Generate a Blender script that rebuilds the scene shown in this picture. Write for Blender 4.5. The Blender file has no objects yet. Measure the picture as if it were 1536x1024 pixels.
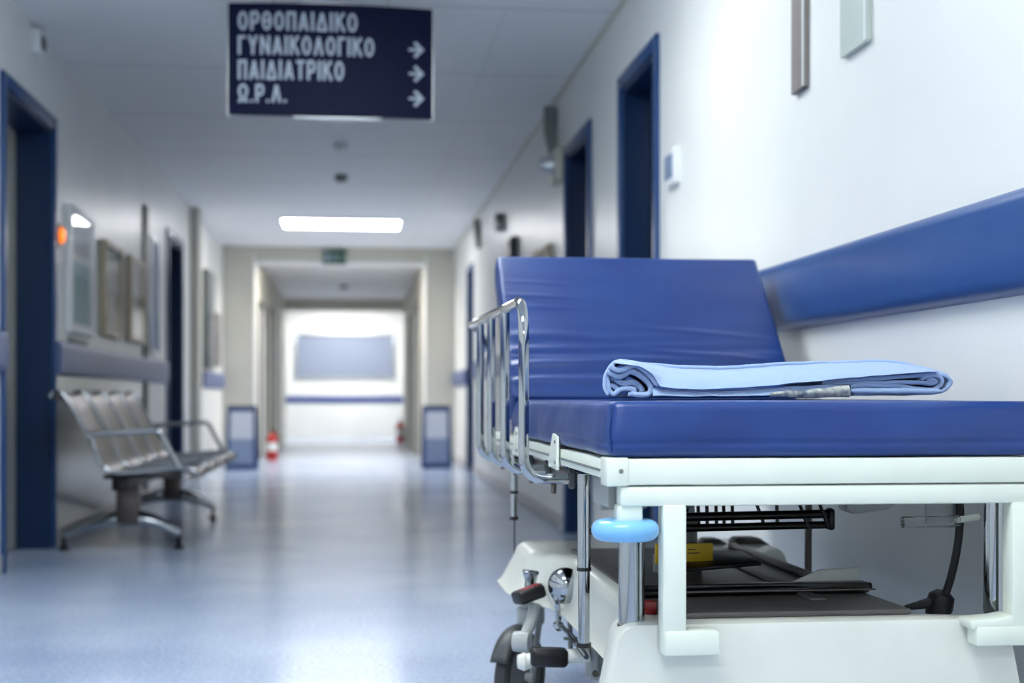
import bpy, bmesh, math, random
from mathutils import Vector, Matrix, noise
random.seed(7)
C = bpy.context.scene
COL = C.collection
PI = math.pi

# ------------------------------------------------------------------ camera
HC, FPX, VPX, HZ = 0.77, 2048.0, 530.0, 596.0
TH = math.atan((768 - VPX) / FPX)
CT, ST = math.cos(TH), math.sin(TH)
XL, XR, CH = -1.53, 1.215, 2.56

def yon(X, u):                       # distance along the corridor of the point of plane X seen in column u
    a = (u - 768) / FPX
    return X * (CT - a * ST) / (ST + a * CT)
def dep(X, Y): return Y * CT + X * ST
def zat(X, Y, v): return HC + (HZ - v) * dep(X, Y) / FPX
def xon(Y, u):                       # X of the point of the cross plane Y seen in column u
    a = (u - 768) / FPX
    return Y * (a * CT + ST) / (CT - a * ST)
def at(u, v, D):                     # a point at camera depth D
    a = (u - 768) / FPX * D
    return Vector((a * CT + D * ST, D * CT - a * ST, HC + (HZ - v) * D / FPX))

# ------------------------------------------------------------------ materials
def lin(r, g, b):
    f = lambda c: (c / 255 / 12.92) if c / 255 <= .04045 else ((c / 255 + .055) / 1.055) ** 2.4
    return (f(r), f(g), f(b), 1)

def mat(name, rgb, rough=.5, metal=0, coat=0, bump=None, var=None, spec=.5, sheen=0, trans=0, emit=None):
    m = bpy.data.materials.new(name); m.use_nodes = True
    nt = m.node_tree; b = nt.nodes['Principled BSDF']
    b.inputs['Base Color'].default_value = lin(*rgb)
    b.inputs['Roughness'].default_value = rough
    b.inputs['Metallic'].default_value = metal
    b.inputs['Coat Weight'].default_value = coat
    b.inputs['Coat Roughness'].default_value = .08
    b.inputs['Specular IOR Level'].default_value = spec
    b.inputs['Transmission Weight'].default_value = trans
    if sheen:
        b.inputs['Sheen Weight'].default_value = sheen
        b.inputs['Sheen Roughness'].default_value = .5
    if emit:
        b.inputs['Emission Color'].default_value = lin(*emit[0]); b.inputs['Emission Strength'].default_value = emit[1]
    tc = nt.nodes.new('ShaderNodeTexCoord')
    if var:                           # (scale, rgb2, amount)
        n = nt.nodes.new('ShaderNodeTexNoise'); n.inputs['Scale'].default_value = var[0]; n.inputs['Detail'].default_value = 4
        mr = nt.nodes.new('ShaderNodeMapRange'); mr.inputs['From Min'].default_value = .35; mr.inputs['From Max'].default_value = .65
        mr.inputs['To Max'].default_value = var[2]
        mx = nt.nodes.new('ShaderNodeMix'); mx.data_type = 'RGBA'
        mx.inputs['A'].default_value = lin(*rgb); mx.inputs['B'].default_value = lin(*var[1])
        nt.links.new(tc.outputs['Object'], n.inputs['Vector']); nt.links.new(n.outputs['Fac'], mr.inputs['Value'])
        nt.links.new(mr.outputs['Result'], mx.inputs['Factor']); nt.links.new(mx.outputs['Result'], b.inputs['Base Color'])
    if bump:                          # (scale, strength, distance)
        n = nt.nodes.new('ShaderNodeTexNoise'); n.inputs['Scale'].default_value = bump[0]; n.inputs['Detail'].default_value = 3
        bp = nt.nodes.new('ShaderNodeBump'); bp.inputs['Strength'].default_value = bump[1]; bp.inputs['Distance'].default_value = bump[2]
        nt.links.new(tc.outputs['Object'], n.inputs['Vector']); nt.links.new(n.outputs['Fac'], bp.inputs['Height'])
        nt.links.new(bp.outputs['Normal'], b.inputs['Normal'])
    return m

M = {}
M['wall'] = mat('wall_paint', (238, 238, 233), .34, bump=(60, .08, .004), var=(1.3, (226, 228, 225), .6))
M['portal'] = mat('portal_paint', (196, 194, 182), .5)
M['wains'] = mat('wainscot', (214, 216, 214), .16)
M['blue'] = mat('blue_door_paint', (14, 62, 116), .32)
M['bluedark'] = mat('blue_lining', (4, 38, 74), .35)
M['leaf'] = mat('door_leaf', (205, 204, 190), .45)
M['bluleaf'] = mat('blue_leaf', (4, 36, 70), .3)
M['rail'] = mat('crash_rail_vinyl', (38, 76, 134), .3, bump=(420, .12, .001), var=(5, (47, 84, 140), .8))
M['railgrey'] = mat('crash_rail_faded', (100, 112, 150), .42)
M['skirt'] = mat('skirting', (190, 188, 186), .4)
M['vinyl'] = mat('blue_vinyl', (22, 54, 119), .34, bump=(260, .10, .001), var=(6, (26, 62, 127), .9))
M['white'] = mat('white_powder_coat', (230, 236, 222), .32, coat=.2, var=(14, (224, 230, 216), .5))
M['plastic'] = mat('cream_plastic', (228, 229, 218), .28, coat=.25, var=(8, (216, 217, 206), .5))
M['tray'] = mat('grey_tray', (92, 88, 86), .4, var=(9, (74, 71, 70), .8))  # shade under the bed put into the colour as dark grey
M['chrome'] = mat('chrome', (172, 176, 180), .07, 1)
M['steel'] = mat('brushed_steel', (100, 92, 88), .36, .85)
M['black'] = mat('black_rubber', (18, 18, 20), .45)
M['blackgloss'] = mat('black_metal', (12, 12, 13), .3, .3)
M['tyre'] = mat('grey_tyre', (52, 52, 54), .6)
M['hub'] = mat('grey_wheel_disc', (120, 122, 122), .45)
M['castgrey'] = mat('grey_casting', (176, 180, 178), .35)
M['bumper'] = mat('sky_blue_rubber', (124, 188, 236), .3, coat=.3)
M['fleece'] = mat('pale_blue_fleece', (176, 202, 240), .95, spec=.1, sheen=.4, bump=(900, .8, .003), var=(300, (164, 192, 235), .7))
M['hem'] = mat('grey_print_cloth', (206, 208, 196), .9, var=(70, (92, 104, 122), 1))
M['yellow'] = mat('yellow_label', (214, 176, 20), .45)
M['red'] = mat('red_paint', (176, 24, 22), .35)
M['darkred'] = mat('dark_red_plastic', (130, 20, 24), .4)
M['navy'] = mat('sign_navy', (2, 11, 42), .55, spec=.12)
M['letter'] = mat('sign_letter_grey', (158, 168, 182), .6)
M['alu'] = mat('aluminium', (200, 204, 206), .3, .8)
M['wood'] = mat('brown_frame', (192, 178, 150), .45)
M['print'] = mat('picture_print', (206, 202, 198), .3, var=(7, (160, 152, 146), 1))
M['paper'] = mat('white_paper', (226, 230, 230), .6)
M['teal'] = mat('teal_card', (112, 178, 186), .5)
M['grey'] = mat('mid_grey_metal', (120, 124, 122), .45)
M['darkgrey'] = mat('dark_grey_metal', (70, 74, 74), .45)
M['taupe'] = mat('taupe_metal', (142, 134, 130), .45, var=(30, (128, 118, 112), .5))
M['palegreen'] = mat('pale_green_metal', (196, 206, 196), .45)
M['whitepl'] = mat('white_plastic', (228, 230, 230), .35)
M['amber'] = mat('amber_lamp', (240, 130, 30), .3, emit=((255, 120, 20), 1.4))
M['green'] = mat('exit_green', (8, 78, 56), .4)
M['boardblue'] = mat('board_frame_blue', (52, 74, 118), .4)
M['poster'] = mat('poster_paper', (190, 196, 206), .6)
M['posterblue'] = mat('poster_blue', (122, 138, 166), .6)
M['frost'] = mat('frosted_panel', (136, 146, 166), .35)
M['endblue'] = mat('end_rail_blue', (40, 66, 140), .4)

def glass(name, tint=(1, 1, 1, 1), rough=.02):
    m = bpy.data.materials.new(name); m.use_nodes = True
    b = m.node_tree.nodes['Principled BSDF']
    b.inputs['Base Color'].default_value = tint; b.inputs['Roughness'].default_value = rough
    b.inputs['Transmission Weight'].default_value = 1; b.inputs['IOR'].default_value = 1.3
    return m
M['clear'] = glass('clear_plastic')
def pane_mat():
    m = bpy.data.materials.new('thin_pane_glass'); m.use_nodes = True
    nt = m.node_tree; nt.nodes.clear()
    t, g, f, x, o = [nt.nodes.new('ShaderNode' + n) for n in ('BsdfTransparent', 'BsdfGlossy', 'Fresnel', 'MixShader', 'OutputMaterial')]
    g.inputs['Roughness'].default_value = .03; f.inputs['IOR'].default_value = 1.4
    ge = nt.nodes.new('ShaderNodeNewGeometry'); ml = nt.nodes.new('ShaderNodeMath'); ml.operation = 'MULTIPLY'; sb = nt.nodes.new('ShaderNodeMath'); sb.operation = 'SUBTRACT'; sb.inputs[0].default_value = 1
    nt.links.new(ge.outputs['Backfacing'], sb.inputs[1]); nt.links.new(sb.outputs[0], ml.inputs[0]); nt.links.new(f.outputs[0], ml.inputs[1]); nt.links.new(ml.outputs[0], x.inputs[0]); nt.links.new(t.outputs[0], x.inputs[1]); nt.links.new(g.outputs[0], x.inputs[2]); nt.links.new(x.outputs[0], o.inputs[0])
    return m
M['pane'] = pane_mat()

def floor_mat():
    m = mat('floor_vinyl', (142, 160, 194), .19, coat=0, spec=.38)
    nt = m.node_tree; b = nt.nodes['Principled BSDF']
    tc = nt.nodes.new('ShaderNodeTexCoord')
    n1 = nt.nodes.new('ShaderNodeTexNoise'); n1.inputs['Scale'].default_value = 70; n1.inputs['Detail'].default_value = 5
    n2 = nt.nodes.new('ShaderNodeTexNoise'); n2.inputs['Scale'].default_value = 1.1
    ad = nt.nodes.new('ShaderNodeMath'); ad.operation = 'ADD'
    mr = nt.nodes.new('ShaderNodeMapRange'); mr.inputs['From Min'].default_value = .8; mr.inputs['From Max'].default_value = 1.2
    mx = nt.nodes.new('ShaderNodeMix'); mx.data_type = 'RGBA'
    mx.inputs['A'].default_value = lin(160, 176, 204); mx.inputs['B'].default_value = lin(192, 205, 226)
    for n in (n1, n2): nt.links.new(tc.outputs['Object'], n.inputs['Vector'])
    nt.links.new(n1.outputs['Fac'], ad.inputs[0]); nt.links.new(n2.outputs['Fac'], ad.inputs[1])
    nt.links.new(ad.outputs[0], mr.inputs['Value']); nt.links.new(mr.outputs['Result'], mx.inputs['Factor'])
    nt.links.new(mx.outputs['Result'], b.inputs['Base Color'])
    n3 = nt.nodes.new('ShaderNodeTexNoise'); n3.inputs['Scale'].default_value = 5; n3.inputs['Detail'].default_value = 2
    bp = nt.nodes.new('ShaderNodeBump'); bp.inputs['Strength'].default_value = .12; bp.inputs['Distance'].default_value = .01
    nt.links.new(tc.outputs['Object'], n3.inputs['Vector']); nt.links.new(n3.outputs['Fac'], bp.inputs['Height'])
    nt.links.new(bp.outputs['Normal'], b.inputs['Normal'])
    return m
M['floor'] = floor_mat()
M['ceilfar'] = mat('far_ceiling_paint', (226, 224, 224), .5)

def ceil_mat():
    m = mat('ceiling_panels', (240, 241, 242), .5)
    nt = m.node_tree; b = nt.nodes['Principled BSDF']
    tc = nt.nodes.new('ShaderNodeTexCoord'); sx = nt.nodes.new('ShaderNodeSeparateXYZ')
    nt.links.new(tc.outputs['Object'], sx.inputs[0])
    outs = []
    for ax, per, off, w in (('X', 1.6, .90, .008), ('Y', 1.3, .26, .010)):
        a = nt.nodes.new('ShaderNodeMath'); a.operation = 'ADD'; a.inputs[1].default_value = off + 40 * per
        d = nt.nodes.new('ShaderNodeMath'); d.operation = 'MODULO'; d.inputs[1].default_value = per
        l = nt.nodes.new('ShaderNodeMath'); l.operation = 'LESS_THAN'; l.inputs[1].default_value = w
        nt.links.new(sx.outputs[ax], a.inputs[0]); nt.links.new(a.outputs[0], d.inputs[0]); nt.links.new(d.outputs[0], l.inputs[0])
        outs.append(l)
    mxm = nt.nodes.new('ShaderNodeMath'); mxm.operation = 'MAXIMUM'
    nt.links.new(outs[0].outputs[0], mxm.inputs[0]); nt.links.new(outs[1].outputs[0], mxm.inputs[1])
    mx = nt.nodes.new('ShaderNodeMix'); mx.data_type = 'RGBA'
    mx.inputs['A'].default_value = lin(240, 241, 242); mx.inputs['B'].default_value = lin(160, 164, 168)
    nt.links.new(outs[1].outputs[0], mx.inputs['Factor']); nt.links.new(mx.outputs['Result'], b.inputs['Base Color'])
    return m
M['ceil'] = ceil_mat()

def lamp_mat(name, col, strength):
    m = bpy.data.materials.new(name); m.use_nodes = True
    nt = m.node_tree; nt.nodes.clear()
    e = nt.nodes.new('ShaderNodeEmission'); o = nt.nodes.new('ShaderNodeOutputMaterial')
    e.inputs['Color'].default_value = col; e.inputs['Strength'].default_value = strength
    nt.links.new(e.outputs[0], o.inputs[0])
    return m

# ------------------------------------------------------------------ mesh helpers
class MB:
    def __init__(s): s.b = bmesh.new()
    def box(s, x0, x1, y0, y1, z0, z1, bev=0, seg=2):
        t = bmesh.new(); bmesh.ops.create_cube(t, size=1)
        for v in t.verts:
            v.co = Vector(((x0 + x1) / 2 + v.co.x * (x1 - x0), (y0 + y1) / 2 + v.co.y * (y1 - y0), (z0 + z1) / 2 + v.co.z * (z1 - z0)))
        if bev: bmesh.ops.bevel(t, geom=t.edges[:], offset=bev, segments=seg, profile=.5, affect='EDGES')
        s._merge(t); return s
    def obox(s, c, size, rot, bev=0, seg=2):
        t = bmesh.new(); bmesh.ops.create_cube(t, size=1)
        for v in t.verts: v.co = Vector((v.co.x * size[0], v.co.y * size[1], v.co.z * size[2]))
        if bev: bmesh.ops.bevel(t, geom=t.edges[:], offset=bev, segments=seg, profile=.5, affect='EDGES')
        bmesh.ops.transform(t, matrix=Matrix.Translation(c) @ rot.to_4x4(), verts=t.verts[:])
        s._merge(t); return s
    def _merge(s, t):
        me = bpy.data.meshes.new('tmp'); t.to_mesh(me); t.free(); s.b.from_mesh(me); bpy.data.meshes.remove(me)
    def tube(s, pts, r, n=14, caps=True):
        pts = [Vector(p) for p in pts]
        rs = r if isinstance(r, (list, tuple)) else [r] * len(pts)
        tan = []
        for i in range(len(pts)):
            a = pts[max(i - 1, 0)]; b = pts[min(i + 1, len(pts) - 1)]
            tan.append((b - a).normalized())
        up = Vector((0, 0, 1)) if abs(tan[0].z) < .9 else Vector((1, 0, 0))
        nrm = (up - tan[0] * up.dot(tan[0])).normalized()
        rings = []
        for i, p in enumerate(pts):
            nrm = (nrm - tan[i] * nrm.dot(tan[i])).normalized()
            bn = tan[i].cross(nrm)
            rings.append([s.b.verts.new(p + (nrm * math.cos(2 * PI * k / n) + bn * math.sin(2 * PI * k / n)) * rs[i]) for k in range(n)])
        for a, b in zip(rings, rings[1:]):
            for k in range(n): s.b.faces.new((a[k], a[(k + 1) % n], b[(k + 1) % n], b[k]))
        if caps:
            s.b.faces.new(rings[0][::-1]); s.b.faces.new(rings[-1])
        return s
    def lathe(s, prof, c, axis=(0, 0, 1), n=36):
        c = Vector(c); ax = Vector(axis).normalized()
        ref = Vector((1, 0, 0)) if abs(ax.x) < .9 else Vector((0, 1, 0))
        e1 = (ref - ax * ref.dot(ax)).normalized(); e2 = ax.cross(e1)
        rings = []
        for r, h in prof:
            if r < 1e-6: rings.append([s.b.verts.new(c + ax * h)])
            else: rings.append([s.b.verts.new(c + ax * h + (e1 * math.cos(2 * PI * k / n) + e2 * math.sin(2 * PI * k / n)) * r) for k in range(n)])
        for a, b in zip(rings, rings[1:]):
            for k in range(n):
                if len(a) == 1 and len(b) == 1: continue
                if len(a) == 1: s.b.faces.new((a[0], b[(k + 1) % n], b[k]))
                elif len(b) == 1: s.b.faces.new((a[k], a[(k + 1) % n], b[0]))
                else: s.b.faces.new((a[k], a[(k + 1) % n], b[(k + 1) % n], b[k]))
        if len(rings[0]) > 1: s.b.faces.new(rings[0][::-1])
        if len(rings[-1]) > 1: s.b.faces.new(rings[-1])
        return s
    def prism(s, poly, vec, bev=0):
        t = bmesh.new()
        f = t.faces.new([t.verts.new(Vector(p)) for p in poly])
        r = bmesh.ops.extrude_face_region(t, geom=[f])
        for g in r['geom']:
            if isinstance(g, bmesh.types.BMVert): g.co += Vector(vec)
        if bev: bmesh.ops.bevel(t, geom=t.edges[:], offset=bev, segments=2, profile=.5, affect='EDGES')
        s._merge(t); return s
    def grid(s, rows):
        vs = [[s.b.verts.new(Vector(p)) for p in r] for r in rows]
        for a, b in zip(vs, vs[1:]):
            for k in range(len(a) - 1): s.b.faces.new((a[k], a[k + 1], b[k + 1], b[k]))
        return s
    def build(s, name, m, parent=None, sharp=35, kind=None):
        bmesh.ops.recalc_face_normals(s.b, faces=s.b.faces[:])
        off = wloc(parent)
        for v in s.b.verts: v.co -= off
        me = bpy.data.meshes.new(name); s.b.to_mesh(me); s.b.free()
        me.materials.append(m)
        me.polygons.foreach_set('use_smooth', [True] * len(me.polygons))
        me.set_sharp_from_angle(angle=math.radians(sharp))
        o = bpy.data.objects.new(name, me); COL.objects.link(o)
        if parent: o.parent = parent
        return o

def wloc(o):
    v = Vector((0, 0, 0))
    while o: v += o.location; o = o.parent
    return v

def tag(o, label=None, cat=None, group=None, kind=None):
    if label: o['label'] = label
    if cat: o['category'] = cat
    if group: o['group'] = group
    if kind: o['kind'] = kind
    return o
def thing(name, loc, label, cat, group=None, kind=None):
    o = bpy.data.objects.new(name, None); COL.objects.link(o); o.location = loc; o.empty_display_size = .05
    return tag(o, label, cat, group, kind)
def struct(o, label): return tag(o, label, o.name.split('_')[0], None, 'structure')
def copy_tree(o, parent=None):
    c = o.copy(); COL.objects.link(c)
    if parent: c.parent = parent
    for ch in list(o.children): copy_tree(ch, c)
    return c

def smooth(pts, n=6):                # Catmull-Rom through the points
    P = [Vector(p) for p in pts]; P = [P[0] * 2 - P[1]] + P + [P[-1] * 2 - P[-2]]
    out = []
    for i in range(1, len(P) - 2):
        for k in range(n):
            t = k / n
            a, b, c, d = P[i - 1], P[i], P[i + 1], P[i + 2]
            out.append(.5 * ((2 * b) + (c - a) * t + (2 * a - 5 * b + 4 * c - d) * t * t + (3 * b - a - 3 * c + d) * t ** 3))
    out.append(P[-2]); return out
def fillet(pts, r, n=8):             # polyline with rounded corners
    P = [Vector(p) for p in pts]; out = [P[0]]
    for a, b, c in zip(P, P[1:], P[2:]):
        d1 = (a - b); d2 = (c - b); ang = d1.angle(d2)
        t = min(r / math.tan(ang / 2), d1.length * .49, d2.length * .49)
        s, e = b + d1.normalized() * t, b + d2.normalized() * t
        for k in range(n + 1):
            q = k / n
            out.append(s * (1 - q) ** 2 + b * 2 * q * (1 - q) + e * q * q)
    out.append(P[-1]); return out

# ------------------------------------------------------------------ room shell
WT = .3
Y0, YP, YQ, YE = -4.0, 16.4, 16.1, 26.4      # back wall, first and second cross wall, end wall
def wall_boxes(mb, X0, X1, ya, yb, holes):
    y = ya
    for (h0, h1, top) in sorted(holes):
        mb.box(X0, X1, y, h0, 0, CH); mb.box(X0, X1, h0, h1, top, CH); y = h1
    mb.box(X0, X1, y, yb, 0, CH)
# door outlines (outer casing) : near, far, top
CW = .06
dL1 = (yon(XL, 0), yon(XL, 81), 2.20)
dL2 = (yon(XL, 249), yon(XL, 273), 2.17)
dR1 = (yon(XR, 990), yon(XR, 931), 2.225)
dR2 = (yon(XR, 888), yon(XR, 849), 2.20)
dR3 = (yon(XR, 711), yon(XR, 702), 2.14)
hole = lambda d: (d[0] + CW, d[1] - CW, d[2] - CW)

mb = MB(); wall_boxes(mb, XL - WT, XL, Y0, YQ + .3, [hole(dL1), hole(dL2)])
struct(mb.build('wall_left', M['wall']), 'cream left corridor wall with the notice frames and the waiting bench')
mb = MB(); wall_boxes(mb, XR, XR + WT, Y0, YQ + .3, [hole(dR1), hole(dR2), hole(dR3)])
struct(mb.build('wall_right', M['wall']), 'white right corridor wall behind the bed')
mb = MB(); mb.box(-4.2, 4.2, Y0 - .3, YE + .3, -.1, 0)
struct(mb.build('floor', M['floor']), 'glossy blue grey vinyl corridor floor')
mb = MB(); mb.box(-4.2, 4.2, Y0 - .3, YE + .3, CH, CH + .1)
struct(mb.build('ceiling', M['ceil']), 'pale panelled corridor ceiling')
mb = MB(); mb.box(XL - WT, XR + WT, Y0 - .3, Y0, 0, CH)
struct(mb.build('wall_back', M['wall']), 'white wall closing the corridor behind the camera')
p0, p1, pz = xon(YP, 380), xon(YP, 640), 2.48
YQ2 = 24.2
mb = MB(); mb.box(XL, p0, YP, YQ2, 0, CH)
struct(mb.build('wall_middle_left', M['portal']), 'cream wall left of the far opening, running on to the corridor end')
mb = MB(); mb.box(p1, XR, YP, YQ2, 0, CH)
struct(mb.build('wall_middle_right', M['portal']), 'cream wall right of the far opening, running on to the corridor end')
mb = MB(); mb.box(p0, p1, YP, YQ2, pz, CH)
struct(mb.build('ceiling_far', M['ceilfar']), 'lower ceiling beyond the green exit sign')
mb = MB(); mb.box(-4.2, 4.2, YE, YE + .2, 0, CH)
struct(mb.build('wall_end', M['wall']), 'bright white wall at the end of the corridor')
mb = MB(); mb.box(-4.2, -4.0, YQ2, YE, 0, CH); mb.box(-4.0, XL, YQ2 - .3, YQ2, 0, CH)
struct(mb.build('wall_end_left', M['wall']), 'left wall of the crossing corridor at the far end')
mb = MB(); mb.box(4.0, 4.2, YQ2, YE, 0, CH); mb.box(XR, 4.0, YQ2 - .3, YQ2, 0, CH)
struct(mb.build('wall_end_right', M['wall']), 'right wall of the crossing corridor at the far end')
mb = MB(); mb.box(p0, p0 + .02, YP - .015, YP + .3, 0, pz); mb.box(p1 - .02, p1, YP - .015, YP + .3, 0, pz); mb.box(p0 + .02, p1 - .02, YP - .015, YP + .2, 2.355, 2.385)
struct(mb.build('trim_1', M['whitepl']), 'white lining around the corridor opening')
mb = MB(); mb.box(p0, p1, YP - .006, YP + .15, 2.385, CH)
struct(mb.build('wall_header', M['portal']), 'cream header over the corridor opening, behind the exit sign')
def flush_door(n, X, s, ya, yb, zt, mc, ml, lab):
    g = thing('door_%d' % n, (X, (ya + yb) / 2, 0), lab, 'door', None, 'structure')
    a, c = sorted((X, X - s * .03)); mb = MB()
    mb.box(a, c, ya, ya + .07, 0, zt); mb.box(a, c, yb - .07, yb, 0, zt); mb.box(a, c, ya + .07, yb - .07, zt - .07, zt); mb.build('door_casing', mc, g)
    a, c = sorted((X, X - s * .012)); mb = MB(); mb.box(a, c, ya + .07, yb - .07, .01, zt - .07); mb.build('door_leaf', ml, g)
flush_door(6, p0, -1, 17.25, 18.3, 1.98, M['darkgrey'], M['whitepl'], 'pale door in a dark frame on the left beyond the opening')
flush_door(7, p0, -1, 19.6, 20.8, 2.05, M['grey'], M['leaf'], 'second pale door on the left beyond the opening')
flush_door(8, p1, 1, 18.4, 19.6, 2.05, M['grey'], M['palegreen'], 'grey door on the right beyond the opening')
flush_door(9, p1, 1, 21.2, 22.4, 2.05, M['grey'], M['leaf'], 'second grey door on the right beyond the opening')

def door(n, X, side, d, recess, leaf, lab, handle=True):
    y0, y1, zt = d; s = side                    # s = +1 : wall on the right, the room side is -X
    root = thing('door_%d' % n, (X, (y0 + y1) / 2, 0), lab, 'door', None, 'structure')
    xa, xb = X - s * .018, X + s * (recess + .05)
    lo, hi = min(xa, X + s * .001), max(xa, X + s * .001)
    mb = MB()
    mb.box(lo, hi, y0, y0 + CW, 0, zt, .004); mb.box(lo, hi, y1 - CW, y1, 0, zt, .004); mb.box(lo, hi, y0 + CW, y1 - CW, zt - CW, zt, .004)
    mb.build('door_casing', M['blue'], root)
    lo, hi = min(X, xb), max(X, xb); t = .02
    mb = MB()
    mb.box(lo, hi, y0 + CW, y0 + CW + t, 0, zt - CW); mb.box(lo, hi, y1 - CW - t, y1 - CW, 0, zt - CW); mb.box(lo, hi, y0 + CW + t, y1 - CW - t, zt - CW - t, zt - CW)
    mb.build('door_lining', M['bluedark'], root)
    xl = X + s * recess; lo, hi = min(xl, xl + s * .045), max(xl, xl + s * .045)
    mb = MB(); mb.box(lo, hi, y0 + CW + t, y1 - CW - t, .008, zt - CW - t, .003)
    lf = mb.build('door_leaf', leaf, root)
    if handle:
        yh = y0 + CW + .12; mb = MB()
        mb.lathe([(0, 0), (.024, 0), (.024, .008), (.01, .01), (.01, .04)], (xl, yh, 1.02), (-s, 0, 0), 16)
        mb.tube([(xl - s * .04, yh - .005, 1.02), (xl - s * .045, yh + .11, 1.02)], .009, 10)
        mb.build('door_handle', M['steel'], lf)
    return root
door(1, XL, -1, dL1, .17, M['leaf'], 'blue framed doorway with a cream door leaf at the left edge')
door(2, XL, -1, dL2, .10, M['bluleaf'], 'dark blue door on the left wall beyond the waiting bench')
door(3, XR, 1, dR1, .11, M['bluleaf'], 'tall dark blue door on the right wall nearest the bed')
door(4, XR, 1, dR2, .11, M['bluleaf'], 'dark blue door on the right wall beyond the nearest one')
door(5, XR, 1, dR3, .08, M['blue'], 'far blue door on the right wall before the opening')

# skirting
def skirting(name, X, s, spans, lab):
    mb = MB()
    for a, b in spans: mb.box(min(X, X - s * .012), max(X, X - s * .012), a, b, 0, .085, .003)
    struct(mb.build(name, M['skirt']), lab)
skirting('baseboard_left', XL, -1, [(Y0, dL1[0]), (dL1[1], dL2[0]), (dL2[1], YP)], 'pale skirting along the left wall')
skirting('baseboard_right', XR, 1, [(Y0, dR1[0]), (dR1[1], dR2[0]), (dR2[1], dR3[0]), (dR3[1], YP)], 'pale skirting along the right wall')

# crash rails
def crash(n, X, s, ya, yb, z0, z1, m, lab, th=.04):
    pr = [(0, z0), (.55, z0 + .004), (.85, z0 + .014), (1, z0 + .03), (1, z1 - .03), (.85, z1 - .014), (.55, z1 - .004), (0, z1)]
    mb = MB(); mb.prism([(X - s * th * a, ya, z) for a, z in pr], (0, yb - ya, 0))
    return struct(mb.build('trim_%d' % n, m, sharp=50), lab)
crash(2, XR, 1, -1.0, dR1[0] - .01, .957, 1.15, M['rail'], 'blue vinyl crash rail on the right wall beside the bed')
crash(3, XR, 1, dR2[1] + .4, dR3[0] - .3, .95, 1.13, M['rail'], 'blue crash rail on the right wall between the far doors')
crash(4, XR, 1, dR3[1] + .05, YP - .02, .90, 1.08, M['railgrey'], 'short grey blue crash rail on the right wall beside the opening')
crash(5, XL, -1, dL1[1] + .01, yon(XL, 247), .885, 1.065, M['railgrey'], 'grey blue crash rail above the waiting bench')
crash(6, XL, -1, yon(XL, 302), yon(XL, 333), .87, 1.05, M['railgrey'], 'short grey blue crash rail on the left wall before the opening')
crash(7, XL, -1, Y0, dL1[0] - .01, .885, 1.065, M['railgrey'], 'grey blue crash rail on the left wall before the nearest doorway')
# glossy grey wainscot behind the bench, vertical strip and pilaster
mb = MB(); mb.box(XL, XL + .006, dL1[1] + .01, yon(XL, 214), .086, .88)
struct(mb.build('trim_8', M['wains']), 'glossy grey wainscot panel behind the waiting bench')
mb = MB(); mb.box(XL, XL + .02, yon(XL, 214), yon(XL, 219), .086, 2.18, .003)
struct(mb.build('trim_9', M['darkgrey']), 'dark grey vertical strip on the left wall past the pictures')
ya = yon(XL, 285); mb = MB(); mb.box(XL, XL + .085, ya, ya + .25, 0, CH)
struct(mb.build('trim_10', M['portal']), 'grey green pilaster on the left wall past the blue door')

# end wall panel + rail
x0, x1 = xon(YE, 442), xon(YE, 593)
root = thing('window_1', ((x0 + x1) / 2, YE, 0), 'wide pale blue frosted window in the end wall', 'window', None, 'structure')
za, zb = zat(0, YE, 568), zat(0, YE, 500)
mb = MB(); mb.box(x0 + .04, x1 - .04, YE - .02, YE - .002, za + .04, zb - .04); mb.build('window_pane', M['frost'], root)
mb = MB()
for a in ((x0, x1, zb - .04, zb), (x0, x1, za, za + .04), (x0, x0 + .04, za + .04, zb - .04), (x1 - .04, x1, za + .04, zb - .04)):
    mb.box(a[0], a[1], YE - .04, YE - .001, a[2], a[3], .004)
mb.build('window_frame', M['alu'], root)
mb = MB(); mb.box(-3.9, 3.9, YE - .03, YE, .68, .79, .008)
struct(mb.build('trim_11', M['endblue']), 'dark blue crash rail across the end wall')

mb = MB(); mb.box(p0, p1, YQ2 - .25, YQ2, 2.285, pz)
struct(mb.build('trim_12', M['portal']), 'low grey ceiling beam at the far end of the corridor')

mb = MB(); mb.box(.69, .705, 6.3, YP - .01, CH - .004, CH, .001)
struct(mb.build('trim_13', M['whitepl']), 'thin pale batten running along the ceiling')
mb = MB(); mb.box(XR - .018, XR, Y0, YP - .01, CH - .018, CH, .004)
struct(mb.build('trim_14', M['leaf']), 'pale cornice bead along the top of the right wall')
# ------------------------------------------------------------------ ceiling lights
def panel_light(cx, cy, w, d, m, lab, group=None, CH=CH):
    r = thing('ceiling_light', (cx, cy, CH), lab, 'light', group)
    mb = MB()
    mb.box(cx - w / 2 - .02, cx + w / 2 + .02, cy - d / 2 - .02, cy - d / 2, CH - .02, CH - .0005); mb.box(cx - w / 2 - .02, cx + w / 2 + .02, cy + d / 2, cy + d / 2 + .02, CH - .02, CH - .0005)
    mb.box(cx - w / 2 - .02, cx - w / 2, cy - d / 2, cy + d / 2, CH - .02, CH - .0005); mb.box(cx + w / 2, cx + w / 2 + .02, cy - d / 2, cy + d / 2, CH - .02, CH - .0005)
    mb.build('light_frame', M['whitepl'], r)
    mb = MB(); mb.box(cx - w / 2, cx + w / 2, cy - d / 2, cy + d / 2, CH - .016, CH - .0005); mb.build('diffuser', m, r)
    return r
lamp = lambda n, c, s: lamp_mat('lamp_' + n, c, s)
LN, LF, LW, LE, LB = lamp('cool', (.90, .96, 1, 1), 20), lamp('neutral', (.98, .98, 1, 1), 21), lamp('warm', (1, .93, .84, 1), 75), lamp('white', (1, .98, .95, 1), 28), lamp('back', (.92, .975, 1, 1), 21)
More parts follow.
